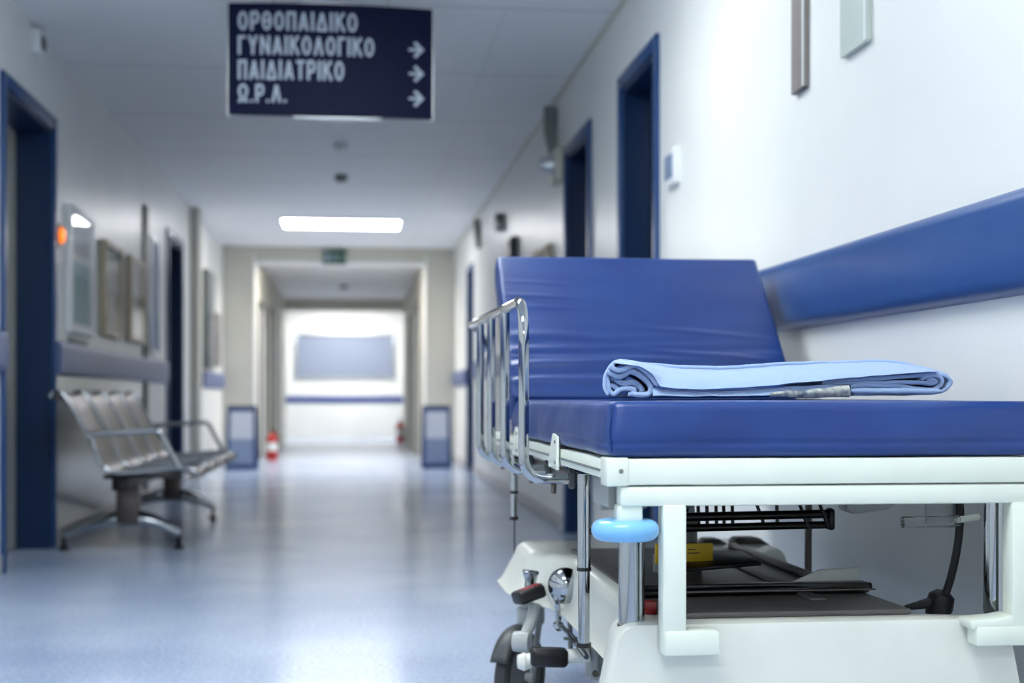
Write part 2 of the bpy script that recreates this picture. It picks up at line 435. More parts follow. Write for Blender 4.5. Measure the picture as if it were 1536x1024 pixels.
panel_light(-.1, -1.6, 1.2, .6, LB, 'ceiling panel light behind the camera')
panel_light(-.1, 1.4, 1.2, .6, LN, 'unseen fill panel light added on the ceiling above the foot of the bed')  # added out of view as fill for the near corridor
panel_light(-.1, 4.3, 1.2, .6, LN, 'ceiling panel light above the bed and in front of the sign')
panel_light(-.12, 14.1, 1.18, .66, LF, 'long bright ceiling light over the corridor before the exit sign')
panel_light(-.15, 16.80, 1.1, .24, LW, 'unseen ceiling light added just behind the corridor opening', None, pz)  # added lamp, hidden by the lintel, to brighten the passage beyond
panel_light(-.15, 25.2, 1.6, .6, LE, 'ceiling light at the far end of the corridor')

def ceiling_disc(u, v, r, m, lab, CH=CH):
    D = (CH - HC) * FPX / (HZ - v); p = at(u, v, D)
    mb = MB(); mb.lathe([(0, -.05), (r * .6, -.05), (r * .9, -.035), (r, -.012), (r, -.0005)], (p.x, p.y, CH), (0, 0, 1), 24)
    tag(mb.build('smoke_detector', m), lab, 'detector')
ceiling_disc(512, 263, .055, M['grey'], 'dark round smoke detector on the ceiling below the sign')
ceiling_disc(511, 216, .05, M['whitepl'], 'pale round smoke detector on the ceiling just below the sign')
ceiling_disc(516, 428, .07, M['grey'], 'small dark smoke detector on the ceiling beyond the opening', pz)

# ------------------------------------------------------------------ hanging sign
YS = 5.95
sx0, sx1 = xon(YS, 342), xon(YS, 649); sz1, sz0 = zat(sx0, YS, 4), zat(sx0, YS, 171)
sg = thing('hanging_sign', ((sx0 + sx1) / 2, YS, sz0), 'navy hanging direction sign with Greek lettering and white arrows', 'sign')
def bow(x):
    t = (x - sx0) / (sx1 - sx0) * 2 - 1
    return YS - .03 * (1 - t * t)
N = 24
pl = [(sx0 + (sx1 - sx0) * k / N, bow(sx0 + (sx1 - sx0) * k / N), sz0) for k in range(N + 1)]
pl += [(sx1, YS + .02, sz0), (sx0, YS + .02, sz0)]
MB().prism(pl, (0, 0, sz1 - sz0)).build('sign_panel', M['navy'], sg)
mb = MB(); mb.box(sx0 - .004, sx1 + .004, YS + .02, YS + .035, sz0 - .004, sz1 + .004)
mb.box(xon(YS, 440), xon(YS, 572), YS - .012, YS + .035, sz0 - .014, sz0 - .001, .003); mb.box(xon(YS, 450), xon(YS, 525), YS - .012, YS + .035, sz1 + .001, sz1 + .014, .003)
mb.build('sign_backing', M['alu'], sg)
for fx in (.22, .78):
    x = sx0 + (sx1 - sx0) * fx
    mb = MB(); mb.tube([(x, YS + .027, sz1), (x, YS + .027, CH - .001)], .005, 8); mb.build('hanger_rod', M['alu'], sg)
# condensed bold capitals drawn as strokes : width, bars [(x0,y0,x1,y1)], arcs (cx,cy,rx,ry,a0,a1)
GW, GS = .50, .148
e = GS / 2; W = GW
GLY = {
 'Ο': (W, [], [(W / 2, .5, W / 2 - e, .5 - e, 0, 360)]),
 'Θ': (W, [(.16, .5, W - .16, .5)], [(W / 2, .5, W / 2 - e, .5 - e, 0, 360)]),
 'Ρ': (.46, [(e, 0, e, 1), (e, 1 - e, .24, 1 - e), (e, .42, .24, .42)], [(.24, .71 - e / 2 + .02, .22 - e, .27, -90, 90)]),
 'Π': (.48, [(e, 0, e, 1), (.48 - e, 0, .48 - e, 1), (e, 1 - e, .48 - e, 1 - e)], []),
 'Α': (.52, [(e, 0, .26, 1 - e * .6), (.52 - e, 0, .26, 1 - e * .6), (.14, .27, .38, .27)], []),
 'Λ': (.52, [(e, 0, .26, 1 - e * .6), (.52 - e, 0, .26, 1 - e * .6)], []),
 'Δ': (.56, [(e, .05, .28, 1 - e * .6), (.56 - e, .05, .28, 1 - e * .6), (.02, e * .8, .54, e * .8)], []),
 'Ι': (GS, [(e, 0, e, 1)], []),
 'Κ': (.50, [(e, 0, e, 1), (e, .42, .44, 1), (.20, .56, .46, 0)], []),
 'Γ': (.40, [(e, 0, e, 1), (e, 1 - e, .40, 1 - e)], []),
 'Υ': (.52, [(.26, 0, .26, .45), (.26, .42, e, 1), (.26, .42, .52 - e, 1)], []),
 'Ν': (.52, [(e, 0, e, 1), (.52 - e, 0, .52 - e, 1), (e, .97, .52 - e, .03)], []),
 'Τ': (.46, [(.23, 0, .23, 1), (0, 1 - e, .46, 1 - e)], []),
 'Ω': (.54, [(.01, e, .22, e), (.32, e, .53, e), (.185, e, .16, .34), (.355, e, .38, .34)], [(.27, .62, .265 - e, .40 - e, -58, 238)]),
 '.': (GS, [(e, 0, e, GS)], []),
}
def text_mesh(txt, x0, x1, z0, z1, yf, name, m, parent):
    gap = .115; tot = sum(GLY[c][0] for c in txt) + gap * (len(txt) - 1)
    sx, sz = (x1 - x0) / tot, z1 - z0; mb = MB(); px = 0
    def quad(P):
        Q = [(x0 + (px + a) * sx, z0 + c * sz) for a, c in P]
        mb.prism([(x, yf(x) - .003, z) for x, z in Q], (0, .006, 0))
    for ch in txt:
        w, bars, arcs = GLY[ch]
        for (a, c, d, f) in bars:
            L = math.hypot(d - a, f - c); nx, nz = -(f - c) / L * e, (d - a) / L * e
            quad([(a + nx, c + nz), (d + nx, f + nz), (d - nx, f - nz), (a - nx, c - nz)])
        for (cx, cz, rx, rz, a0, a1) in arcs:
            n = 28
            for k in range(n):
                t, u = [math.radians(a0 + (a1 - a0) * q / n) for q in (k, k + 1)]
                quad([(cx + (rx - e) * math.cos(t), cz + (rz - e) * math.sin(t)), (cx + (rx + e) * math.cos(t), cz + (rz + e) * math.sin(t)), (cx + (rx + e) * math.cos(u), cz + (rz + e) * math.sin(u)), (cx + (rx - e) * math.cos(u), cz + (rz - e) * math.sin(u))])
        px += w + gap
    return mb.build(name, m, parent, 30)
for txt, u1, va, vb in (('ΟΡΘΟΠΑΙΔΙΚΟ', 536, 23, 51), ('ΓΥΝΑΙΚΟΛΟΓΙΚΟ', 561, 59, 87), ('ΠΑΙΔΙΑΤΡΙΚΟ', 516, 95, 124), ('Ω.Ρ.Λ.', 430, 131, 158)):
    text_mesh(txt, xon(YS, 357), xon(YS, u1), zat(0, YS, vb), zat(0, YS, va), bow, 'lettering', M['letter'], sg)
for v in (76, 112, 149):
    zc = zat(.3, YS, v); xa, xb = xon(YS, 613), xon(YS, 636); yy = bow(xb) - .002
    mb = MB(); t = .0055
    mb.box(xa, xb - .016, yy - .006, yy + .014, zc - t, zc + t)
    mb.prism([(xb, yy - .0065, zc), (xb - .036, yy - .0065, zc + .036), (xb - .047, yy - .0065, zc + .027), (xb - .017, yy - .0065, zc), (xb - .047, yy - .0065, zc - .027), (xb - .036, yy - .0065, zc - .036)], (0, .02, 0))
    mb.build('arrow', M['letter'], sg)

# exit sign over the opening
ex0, ex1 = xon(YP, 484), xon(YP, 519); ez0, ez1 = zat(0, YP, 397), zat(0, YP, 376)
eg = thing('exit_sign', ((ex0 + ex1) / 2, YP, ez0), 'small green emergency exit sign above the first opening', 'sign')
mb = MB(); mb.box(ex0, ex1, YP - .04, YP - .001, ez0, ez1, .004); mb.build('sign_box', M['green'], eg)
mb = MB(); yy = YP - .042; w, h = ex1 - ex0, ez1 - ez0
mb.box(ex0 + w * .12, ex0 + w * .30, yy, yy + .004, ez0 + h * .15, ez0 + h * .85)
mb.build('door_symbol', M['letter'], eg)
mb = MB(); cx = ex0 + w * .5
mb.lathe([(0, 0), (.011, 0), (.011, .004), (0, .004)], (cx + .012, yy, ez0 + h * .82), (0, 1, 0), 12)
for a, b in (((cx + .01, .70), (cx - .005, .42)), ((cx - .005, .42), (cx + .03, .30)), ((cx + .03, .30), (cx + .025, .10)), ((cx - .005, .42), (cx - .03, .22)), ((cx + .008, .66), (cx + .04, .5)), ((cx + .008, .66), (cx - .03, .55))):
    mb.tube([(a[0], yy + .002, ez0 + h * a[1]), (b[0], yy + .002, ez0 + h * b[1])], .007, 6)
mb.build('running_figure', M['letter'], eg)
mb = MB(); zc = ez0 + h * .5; xa = ex0 + w * .72
mb.box(xa, xa + .03, yy, yy + .004, zc - .006, zc + .006); mb.prism([(xa + .025, yy, zc - .03), (xa + .06, yy, zc), (xa + .025, yy, zc + .03)], (0, .004, 0))
mb.build('arrow_symbol', M['letter'], eg)

# ------------------------------------------------------------------ left wall fittings
# wall siren near the ceiling
yy = yon(XL, 44); mb = MB()
g = thing('wall_siren', (XL, yy, 2.41), 'small white alarm box high on the left wall near the ceiling', 'alarm')
mb.box(XL, XL + .05, yy, yy + .13, 2.41, 2.53, .008); mb.build('alarm_housing', M['whitepl'], g)
mb = MB(); mb.box(XL + .05, XL + .056, yy + .02, yy + .11, 2.44, 2.50, .003); mb.build('alarm_grille', M['darkgrey'], g)
# amber lamp
yy = yon(XL, 86); zc = zat(XL, yy, 353)
g = thing('call_lamp', (XL, yy, zc), 'round glowing orange call lamp beside the left doorway', 'lamp')
MB().lathe([(0, -.002), (.062, -.002), (.062, .012), (.05, .018), (0, .018)], (XL, yy, zc), (1, 0, 0), 28).build('lamp_base', M['grey'], g)
MB().lathe([(.044, .018), (.044, .022), (.03, .036), (0, .04)], (XL, yy, zc), (1, 0, 0), 28).build('lamp_lens', M['amber'], g)
# glazed notice cabinet
def wall_frame(name, ya, yb, z0, z1, depth, fw, fm, inner, lab, cat, group=None, glassy=True):
    g = thing(name, (XL, (ya + yb) / 2, z0), lab, cat, group)
    mb = MB(); X = XL
    mb.box(X, X + depth, ya, ya + fw, z0, z1, .003); mb.box(X, X + depth, yb - fw, yb, z0, z1, .003)
    mb.box(X, X + depth, ya + fw, yb - fw, z0, z0 + fw, .003); mb.box(X, X + depth, ya + fw, yb - fw, z1 - fw, z1, .003)
    mb.build('frame', fm, g)
    inner(g, ya + fw, yb - fw, z0 + fw, z1 - fw)
    if glassy:
        mb = MB(); mb.box(X + depth - .010, X + depth - .005, ya + fw, yb - fw, z0 + fw, z1 - fw); mb.build('glass_pane', M['pane'], g)
    return g
def inn1(g, ya, yb, z0, z1):
    mb = MB(); mb.box(XL + .001, XL + .006, ya, yb, z0, z1); mb.build('backing', M['paper'], g)
    mb = MB(); mb.box(XL + .006, XL + .009, ya + .12, yb - .02, z0 + .02, z0 + .36); mb.build('notice', M['teal'], g)
    mb = MB(); mb.box(XL + .006, XL + .009, ya + .06, yb - .04, z0 + .40, z1 - .04); mb.build('notice', M['poster'], g)
ya, yb = yon(XL, 99), yon(XL, 134)
wall_frame('notice_cabinet', ya, yb, 1.12, 1.81, .03, .045, M['whitepl'], inn1, 'white framed glass notice case with teal card on the left wall', 'notice case')
mb = MB(); mb.box(XL, XL + .012, ya + .04, yb - .1, 1.07, 1.10, .002)
tag(mb.build('name_plate', M['grey']), 'thin grey plate under the white notice case', 'plate')
def inn2(g, ya, yb, z0, z1):
    mb = MB(); mb.box(XL + .001, XL + .012, ya, yb, z0, z1); mb.build('picture', M['print'], g)
f1 = wall_frame('picture_frame', yon(XL, 149), yon(XL, 175), 1.146, 1.73, .042, .03, M['wood'], inn2, 'brown framed picture on the left wall nearer the notice case', 'picture', 'brown picture frames on the left wall')
f2 = wall_frame('picture_frame', yon(XL, 188), yon(XL, 210), 1.15, 1.735, .042, .03, M['wood'], inn2, 'brown framed picture on the left wall farther from the notice case', 'picture', 'brown picture frames on the left wall')
# grey blue glazed panel
def inn3(g, ya, yb, z0, z1):
    mb = MB(); mb.box(XL + .001, XL + .012, ya, yb, z0, z1); mb.build('panel', M['posterblue'], g)
wall_frame('wall_panel', yon(XL, 222), yon(XL, 236), 1.10, 1.99, .025, .03, M['alu'], inn3, 'tall grey blue panel on the left wall before the dark blue door', 'panel', None, False)
def cab(name, X, s, ya, yb, z0, z1, dpt, m, lab, cat):
    g = thing(name, (X, (ya + yb) / 2, z0), lab, cat)
    a, b = sorted((X, X - s * dpt)); mb = MB(); mb.box(a, b, ya, yb, z0, z1, .004); mb.build('cabinet_body', m, g)
    a, b = sorted((X - s * dpt, X - s * (dpt + .012))); mb = MB(); mb.box(a, b, ya + .015, yb - .015, z0 + .015, z1 - .015, .003); d = mb.build('cabinet_door', m, g)
    a, b = sorted((X - s * (dpt + .012), X - s * (dpt + .03))); mb = MB(); mb.box(a, b, ya + .04, ya + .06, (z0 + z1) / 2 - .06, (z0 + z1) / 2 + .06, .004); mb.build('handle', M['alu'], d)
ya = yon(XL, 299); cab('wall_cabinet', XL, -1, ya, ya + .55, 1.06, 2.06, .09, M['grey'], 'tall grey wall cabinet just past the pilaster', 'cabinet')
ya = yon(XL, 312); cab('wall_cabinet', XL, -1, ya, ya + .45, 1.10, 1.68, .08, M['taupe'], 'lower taupe wall cabinet past the tall grey one', 'cabinet')

# ------------------------------------------------------------------ right wall fittings
yb_, ya_ = yon(XR - .022, 997), yon(XR, 1020)
g = thing('door_plate', (XR, ya_, 1.57), 'small white box with grey label beside the nearest blue door', 'plate')
mb = MB(); mb.box(XR - .024, XR + .002, ya_, yb_, 1.575, 1.715, .005); mb.build('plate_body', M['whitepl'], g)
mb = MB(); mb.box(XR - .027, XR - .024, ya_ + .02, yb_ - .015, 1.60, 1.69, .001); mb.build('label_card', M['posterblue'], g)
def wall_plate(name, u0, u1, v, m, lab, ztop, th=.016):
    ya, yb = yon(XR, u1), yon(XR, u0); z0 = zat(XR, (ya + yb) / 2, v)
    g = thing(name, (XR, (ya + yb) / 2, z0), lab, 'panel')
    mb = MB(); mb.box(XR - th, XR, ya, yb, z0, ztop, .002); mb.build('panel_body', m, g)
    mb = MB(); mb.box(XR - th - .002, XR - th, ya, ya + .008, z0, ztop); mb.build('edge_strip', M['whitepl'], g)
    mb = MB(); mb.box(XR - th - .001, XR - .002, ya + .004, yb - .004, z0 - .004, z0, .001); mb.build('end_cap', M['darkgrey'] if m is M['taupe'] else M['palegreen'], g)
wall_plate('wall_strip', 1195, 1214, 135, M['taupe'], 'narrow taupe panel high on the white right wall', 2.2)
wall_plate('wall_strip', 1269, 1308, 73, M['palegreen'], 'wider pale green panel high on the white right wall', 2.2)
def projecting(uw, u0, v1, v0, lab):
    yy = yon(XR, uw); z1, z0 = zat(XR, yy, v1), zat(XR, yy, v0); x0 = xon(yy, u0)
    g = thing('projecting_sign', (XR, yy, z0), lab, 'sign', 'dark signs projecting from the right wall')
    mb = MB(); mb.prism([(XR, yy, z0), (XR - .04, yy, z0), (x0, yy, z0 + .2), (x0, yy, z1), (XR, yy, z1)], (0, .03, 0), .003); mb.build('sign_blade', M['grey'], g)
    mb = MB(); mb.box(XR - .012, XR, yy - .015, yy + .045, z0 + .05, z1 - .05, .002); mb.build('mounting_plate', M['grey'], g)
projecting(836, 816, 160, 246, 'dark grey blade sign projecting near the ceiling, beside the white lamp box')
projecting(721, 711, 329, 372, 'farther dark grey blade sign projecting near the far blue door')
yy = yon(XR, 847); zc = zat(XR, yy, 243)
g = thing('emergency_lamp', (XR, yy, zc - .105), 'white emergency lamp box on the right wall above the second blue door', 'lamp')
mb = MB(); mb.box(XR - .055, XR + .002, yy, yy + .24, zc - .105, zc + .09, .01); mb.build('lamp_housing', M['leaf'], g)
MB().lathe([(0, .09), (.03, .085), (.05, .05), (.055, .0)], (XR - .05, yy + .1, zc), (-1, 0, 0), 20).build('lamp_dome', M['alu'], g)
yy = yon(XR, 757); zc = zat(XR, yy, 332)
g = thing('wall_camera', (XR, yy, zc - .07), 'small dark camera box high on the right wall far along', 'camera')
mb = MB(); mb.box(XR - .07, XR, yy, yy + .12, zc - .07, zc + .07, .008); mb.build('camera_housing', M['grey'], g)
MB().lathe([(0, .02), (.02, .02), (.028, 0)], (XR - .05, yy, zc - .03), (0, -1, 0), 16).build('camera_lens', M['whitepl'], g)
yy = yon(XR, 777); cab('wall_cabinet', XR, 1, yy, yy + .3, 1.3, 1.97, .05, M['darkgrey'], 'dark narrow cabinet on the right wall beyond the blue doors', 'cabinet')
XLs = XL; XL_ = XL
def rframe(u0, u1, vt, lab):
    ya, yb = yon(XR, u1), yon(XR, u0); zt = zat(XR, ya, vt); z0 = zt - .5
    g = thing('picture_frame', (XR, (ya + yb) / 2, z0), lab, 'picture', 'brown picture frames on the right wall'); fw = .03
    mb = MB(); a, b = XR - .035, XR
    mb.box(a, b, ya, ya + fw, z0, zt, .003); mb.box(a, b, yb - fw, yb, z0, zt, .003); mb.box(a, b, ya + fw, yb - fw, z0, z0 + fw, .003); mb.box(a, b, ya + fw, yb - fw, zt - fw, zt, .003)
    mb.build('frame', M['wood'], g)
    mb = MB(); mb.box(XR - .015, XR - .001, ya + fw, yb - fw, z0 + fw, zt - fw); mb.build('picture', M['print'], g)
rframe(816, 829, 365, 'brown framed picture just above the backrest, nearer the blue door')
rframe(804, 814, 373, 'brown framed picture just above the backrest, farther from the blue door')

# ------------------------------------------------------------------ waiting bench
def bench():
    yA, yB = 6.80, 8.95
    g = thing('waiting_bench', (-1.15, (yA + yB) / 2, 0), 'dark steel waiting bench with chrome arms against the left wall', 'bench')
    prof = smooth([(-1.455, 0, .765), (-1.445, 0, .79), (-1.42, 0, .797), (-1.39, 0, .78), (-1.325, 0, .67), (-1.25, 0, .53), (-1.215, 0, .45), (-1.16, 0, .405), (-1.05, 0, .405), (-.90, 0, .42), (-.80, 0, .42), (-.765, 0, .405), (-.755, 0, .38)], 4)
    n = 4; w = (yB - yA) / n
    for i in range(n):
        a, b = yA + i * w + .016, yA + (i + 1) * w - .016
        K = 10; rows = []
        for k in range(K + 1):
            t = k / K; yy = a + (b - a) * t; sag = .012 * math.sin(PI * t)
            rows.append([(p.x - sag * .7, yy, p.z - sag) for p in prof])
        o = MB().grid(rows).build('seat', M['steel'], g, 60)
        md = o.modifiers.new('s', 'SOLIDIFY'); md.thickness = .006
    for i in range(n + 1):
        yy = yA + i * w
        MB().tube([(p.x, yy, p.z + .002) for p in prof], .011, 12).build('rib', M['chrome'], g)
    for yy in (yA - .02, yB + .02):
        mb = MB(); mb.tube(fillet([(-1.285, yy, .59), (-.96, yy, .61), (-.93, yy, .605), (-.84, yy, .425)], .07), .014, 12)
        mb.tube([(-1.285, yy, .59), (-1.255, yy, .57), (-1.235, yy, .50)], .013, 10)
        mb.build('armrest', M['chrome'], g)
    mb = MB(); mb.box(-1.17, -1.09, yA + .03, yB - .03, .315, .385, .006)
    for i in range(n + 1):
        yy = yA + i * w; mb.box(-1.2, -.83, yy - .012, yy + .012, .375, .398, .003)
    mb.build('beam', M['blackgloss'], g)
    for yy in (yA + .32, yB - .12):
        mb = MB(); mb.box(-1.19, -1.08, yy - .055, yy + .045, .13, .325, .01); mb.build('post', M['steel'], g)
        P = smooth([(-1.46, yy, .075), (-1.30, yy, .135), (-1.13, yy, .155), (-1.0, yy, .135), (-.88, yy, .075)], 6)
        ft = MB().tube(P, [.020 + .022 * math.sin(PI * k / (len(P) - 1)) for k in range(len(P))], 12).build('foot_bar', M['chrome'], g)
        for ex in (-.885, -1.455):
            MB().lathe([(0, 0), (.026, 0), (.028, .012), (.012, .02), (.012, .08)], (ex, yy, 0), (0, 0, 1), 16).build('foot_pad', M['blackgloss'], ft)
    return g
bench()

# ------------------------------------------------------------------ floor boards and extinguishers
def a_board(cx, cy, w, h, lab):
    g = thing('notice_board', (cx, cy, 0), lab, 'board', 'standing notice boards at the opening')
    lean = .10
    for s, nm in ((-1, 'front_panel'), (1, 'rear_panel')):
        y_b, y_t = cy + s * lean, cy + s * .012
        def q(x, z): t = z / h; return (x * (1 - .08 * t), y_b + (y_t - y_b) * t, z)
        mb = MB(); fw = .04
        for (xa, xb, za, zb) in ((-w / 2, -w / 2 + fw, 0, h), (w / 2 - fw, w / 2, 0, h), (-w / 2 + fw, w / 2 - fw, .0, fw + .02), (-w / 2 + fw, w / 2 - fw, h - fw - .02, h)):
            P = [q(xa, za), q(xb, za), q(xb, zb), q(xa, zb)]
            mb.prism([(cx + p[0], p[1], p[2]) for p in P], (0, .014, 0))
        fr = mb.build(nm, M['boardblue'], g)
        for za, zb, m in ((fw + .02, h * .48, M['posterblue']), (h * .48, h - fw - .02, M['poster'])):
            mb = MB(); P = [q(-w / 2 + fw, za), q(w / 2 - fw, za), q(w / 2 - fw, zb), q(-w / 2 + fw, zb)]
            mb.prism([(cx + p[0], p[1] + .003, p[2]) for p in P], (0, .008, 0)); mb.build('poster', m, fr)
    mb = MB(); mb.box(cx - w / 2 + .02, cx + w / 2 - .02, cy - .016, cy + .03, h - .012, h + .004, .003); mb.build('hinge', M['darkgrey'], g)
a_board((xon(14.9, 340) + xon(14.9, 386)) / 2, 14.9, .335, .68, 'blue framed standing notice board left of the corridor opening')
a_board((xon(14.9, 632) + xon(14.9, 677)) / 2, 14.9, .33, .68, 'blue framed standing notice board right of the corridor opening')
def extinguisher(x, y, h, lab):
    g = thing('fire_extinguisher', (x, y, 0), lab, 'fire extinguisher', 'fire extinguishers'); r = h * .17
    MB().lathe([(0, 0), (r * .9, 0), (r, .015), (r, h * .66), (r * .8, h * .76), (r * .35, h * .82), (r * .3, h * .86), (0, h * .86)], (x, y, 0), (0, 0, 1), 24).build('cylinder', M['red'], g)
    mb = MB(); mb.box(x - .012, x + .012, y - .05, y + .04, h * .86, h * .90, .003); mb.obox((x, y - .03, h * .96), (.022, .10, .016), Matrix.Rotation(-.35, 3, 'X'), .003); mb.build('valve_handle', M['black'], g)
    MB().tube(smooth([(x + .01, y, h * .88), (x + r * 1.1, y - .02, h * .84), (x + r * 1.25, y - .02, h * .5), (x + r * 1.1, y - .01, h * .25)], 6), .008, 8).build('hose', M['black'], g)
    MB().lathe([(r + .001, h * .3), (r + .002, h * .3), (r + .002, h * .55), (r + .001, h * .55)], (x, y, 0), (0, 0, 1), 24).build('label_band', M['paper'], g)
extinguisher(xon(16.95, 408), 16.95, .40, 'red fire extinguisher on the floor left inside the opening')
extinguisher(xon(23.6, 600), 23.6, .42, 'far red fire extinguisher on the right near the corridor end')
# ------------------------------------------------------------------ hospital stretcher bed
YF = 2.118                                    # foot end
BX0, BX1, BXC = .395, 1.145, .77
bed = thing('hospital_bed', (BXC, 2.8, 0), 'white wheeled hospital bed with blue mattress and raised backrest by the right wall', 'bed')

def cushion(L, W, T, r, fn, name, m, parent, mat4, nl=70, nw=50, ntk=12):
    """rounded upholstered block: x across (W), y along (L), z thick (T)"""
    def axis(h, n):
        a = [-h + r * (1 - math.cos(PI / 2 * k / 5)) for k in range(5)]
        mid = [-h + r + (2 * h - 2 * r) * k / n for k in range(n + 1)]
        return a + mid + [-t for t in a[::-1]]
    X, Y, Z = axis(W / 2, nw), axis(L / 2, nl), axis(T / 2, ntk)
    bm = bmesh.new(); cache = {}
    def vert(i, j, k):
        key = (i, j, k)
        if key not in cache:
            p = Vector((X[i], Y[j], Z[k]))
            q = Vector((max(-W / 2 + r, min(W / 2 - r, p.x)), max(-L / 2 + r, min(L / 2 - r, p.y)), max(-T / 2 + r, min(T / 2 - r, p.z))))
            d = p - q
            if d.length > 1e-9:
                mx = max(abs(d.x), abs(d.y), abs(d.z)); p = q + d.normalized() * mx
                nrm = d.normalized()
            else: nrm = Vector((0, 0, 0))
            cache[key] = bm.verts.new(p + fn(p, nrm))
        return cache[key]
    a, b, c = len(X) - 1, len(Y) - 1, len(Z) - 1
    for i in range(a):
        for j in range(b):
            for k in (0, c): bm.faces.new((vert(i, j, k), vert(i + 1, j, k), vert(i + 1, j + 1, k), vert(i, j + 1, k)))
    for i in range(a):
        for k in range(c):
            for j in (0, b): bm.faces.new((vert(i, j, k), vert(i + 1, j, k), vert(i + 1, j, k + 1), vert(i, j, k + 1)))
    for j in range(b):
        for k in range(c):
            for i in (0, a): bm.faces.new((vert(i, j, k), vert(i, j + 1, k), vert(i, j + 1, k + 1), vert(i, j, k + 1)))
    bmesh.ops.transform(bm, matrix=mat4, verts=bm.verts[:])
    mb = MB(); mb.b.free(); mb.b = bm
    return mb.build(name, m, parent, 80)
def gs(x, c, s): return math.exp(-((x - c) / s) ** 2)

ML, MW, MT = 1.30, .74, .089
def mattress_fn(p, n):
    d = Vector((0, 0, 0)); u = p.x / (MW / 2); v = p.y / (ML / 2); z = p.z
    if n.z > .5 or (n.length == 0):
        pass
    if z > 0: d.z += .003 * (1 - u * u) * (1 - v * v)
    side = max(abs(n.x), abs(n.y)) > .7 or (abs(p.x) > MW / 2 - .014 or abs(p.y) > ML / 2 - .014)
    nn = noise.noise(Vector((p.x * 9, p.y * 9, p.z * 16)))
    n2 = noise.noise(Vector((p.x * 5 - p.z * 14, p.y * 5 + 3, p.z * 4)))
    if side:
        o = Vector((n.x, n.y, 0))
        o = Vector((math.copysign(1, p.x) if abs(p.x) > MW / 2 - .014 else 0, math.copysign(1, p.y) if abs(p.y) > ML / 2 - .014 else 0, 0))
        d += o * (.0035 * nn + .006 * n2 - .0026 * gs(z, -.022, .0022) + .004 * gs(z, -.005, .03))
        # pinch at the sewn corners
        ca = math.hypot(MW / 2 - abs(p.x), ML / 2 - abs(p.y))
        d += o * (-.003 * gs(ca, 0, .012))
        d.z += .0008 * noise.noise(Vector((p.x * 3, p.y * 3, 8)))
    return d
mattress = cushion(ML, MW, MT, .014, mattress_fn, 'mattress', M['vinyl'], bed, Matrix.Translation((.77, YF + ML / 2, .7195)), 90, 60, 18)
# sewn corner seams and lower piping
mb = MB()
mb.tube(smooth([(.4035, YF + .0045, .684), (.4015, YF + .003, .70), (.4005, YF + .002, .72), (.402, YF + .003, .74), (.4035, YF + .0055, .758)], 4), .0016, 6)
mb.build('corner_seam', M['vinyl'], mattress)

# backrest
yb, yt, zb, zt = 3.395, 3.77, .772, 1.166
BL = math.hypot(yt - yb, zt - zb); ang = math.atan2(zt - zb, yt - yb); BT = .095
def back_fn(p, n):
    d = Vector((0, 0, 0)); t = p.y / BL + .5; x = p.x
    top = p.z > 0
    lw = (x + .37) / .74                                       # 0 left .. 1 right
    if top:
        low = gs(t, 0.0, .42)
        w = 0
        for c, s, a, sl in ((.10, .022, .010, .05), (.20, .026, .009, .09), (.31, .024, .006, .04), (.40, .03, .004, -.03), (.155, .014, .004, .12), (.26, .012, .003, -.06)):
            cc = c + sl * (lw - .1) + .02 * noise.noise(Vector((x * 5, c * 30, 0)))
            fade = (.35 + .65 * gs(lw, .05, .38)) * (.7 + .6 * noise.noise(Vector((x * 3, c * 17, 4))))
            w += a * fade * gs(t, cc, s)
        for c, a in ((.28, .006), (.44, .003)):                # crease on the right
            cc = c - .14 * (lw - .6)
            w += a * gs(lw, .72, .2) * gs(t, cc, .018)
        for c, a in ((.80, .0009), (.70, .0011), (.62, .0009)):
            w += a * gs(lw, .12, .14) * gs(t, c - .1 * lw, .012)
        edge = min(1, (.37 - abs(x)) / .03) if abs(x) < .37 else 0
        d.z += w * edge + .006 * (1 - (2 * t - 1) ** 2) * (1 - (2 * lw - 1) ** 2) + .0016 * noise.noise(Vector((x * 4, p.y * 14, 1)))
    if abs(x) > .37 - .012:
        s = math.copysign(1, x)
        d.x += s * (.003 * noise.noise(Vector((p.y * 14, p.z * 9, 2 + s))) - .003 * gs(p.z, -.022, .003)) + s * .003 * gs(p.z, 0, .03)
    return d
R = Matrix.Rotation(ang, 4, 'X')
ctr = Vector((.765, (yb + yt) / 2, (zb + zt) / 2)) + (R @ Vector((0, 0, -BT / 2)))
back = cushion(BL, .74, BT, .012, back_fn, 'backrest', M['vinyl'], bed, Matrix.Translation(ctr) @ R, 150, 70, 12)
mb = MB()                                                      # steel support behind the backrest
for x in (.46, 1.07):
    a = ctr + R @ Vector((x - .765, -BL / 2, -BT / 2 - .012)); b = ctr + R @ Vector((x - .765, BL / 2 - .04, -BT / 2 - .012))
    mb.tube([a, b], .011, 10)
for f in (-.3, .1, .42):
    mb.tube([ctr + R @ Vector((-.305, BL * f, -BT / 2 - .012)), ctr + R @ Vector((.305, BL * f, -BT / 2 - .012))], .009, 10)
mb.build('backrest_frame', M['white'], bed)
mb = MB(); p = ctr + R @ Vector((.2, .1, -BT / 2 - .014)); mb.tube([p, (p.x, p.y + .05, .655)], .010, 10); mb.build('backrest_strut', M['chrome'], bed)

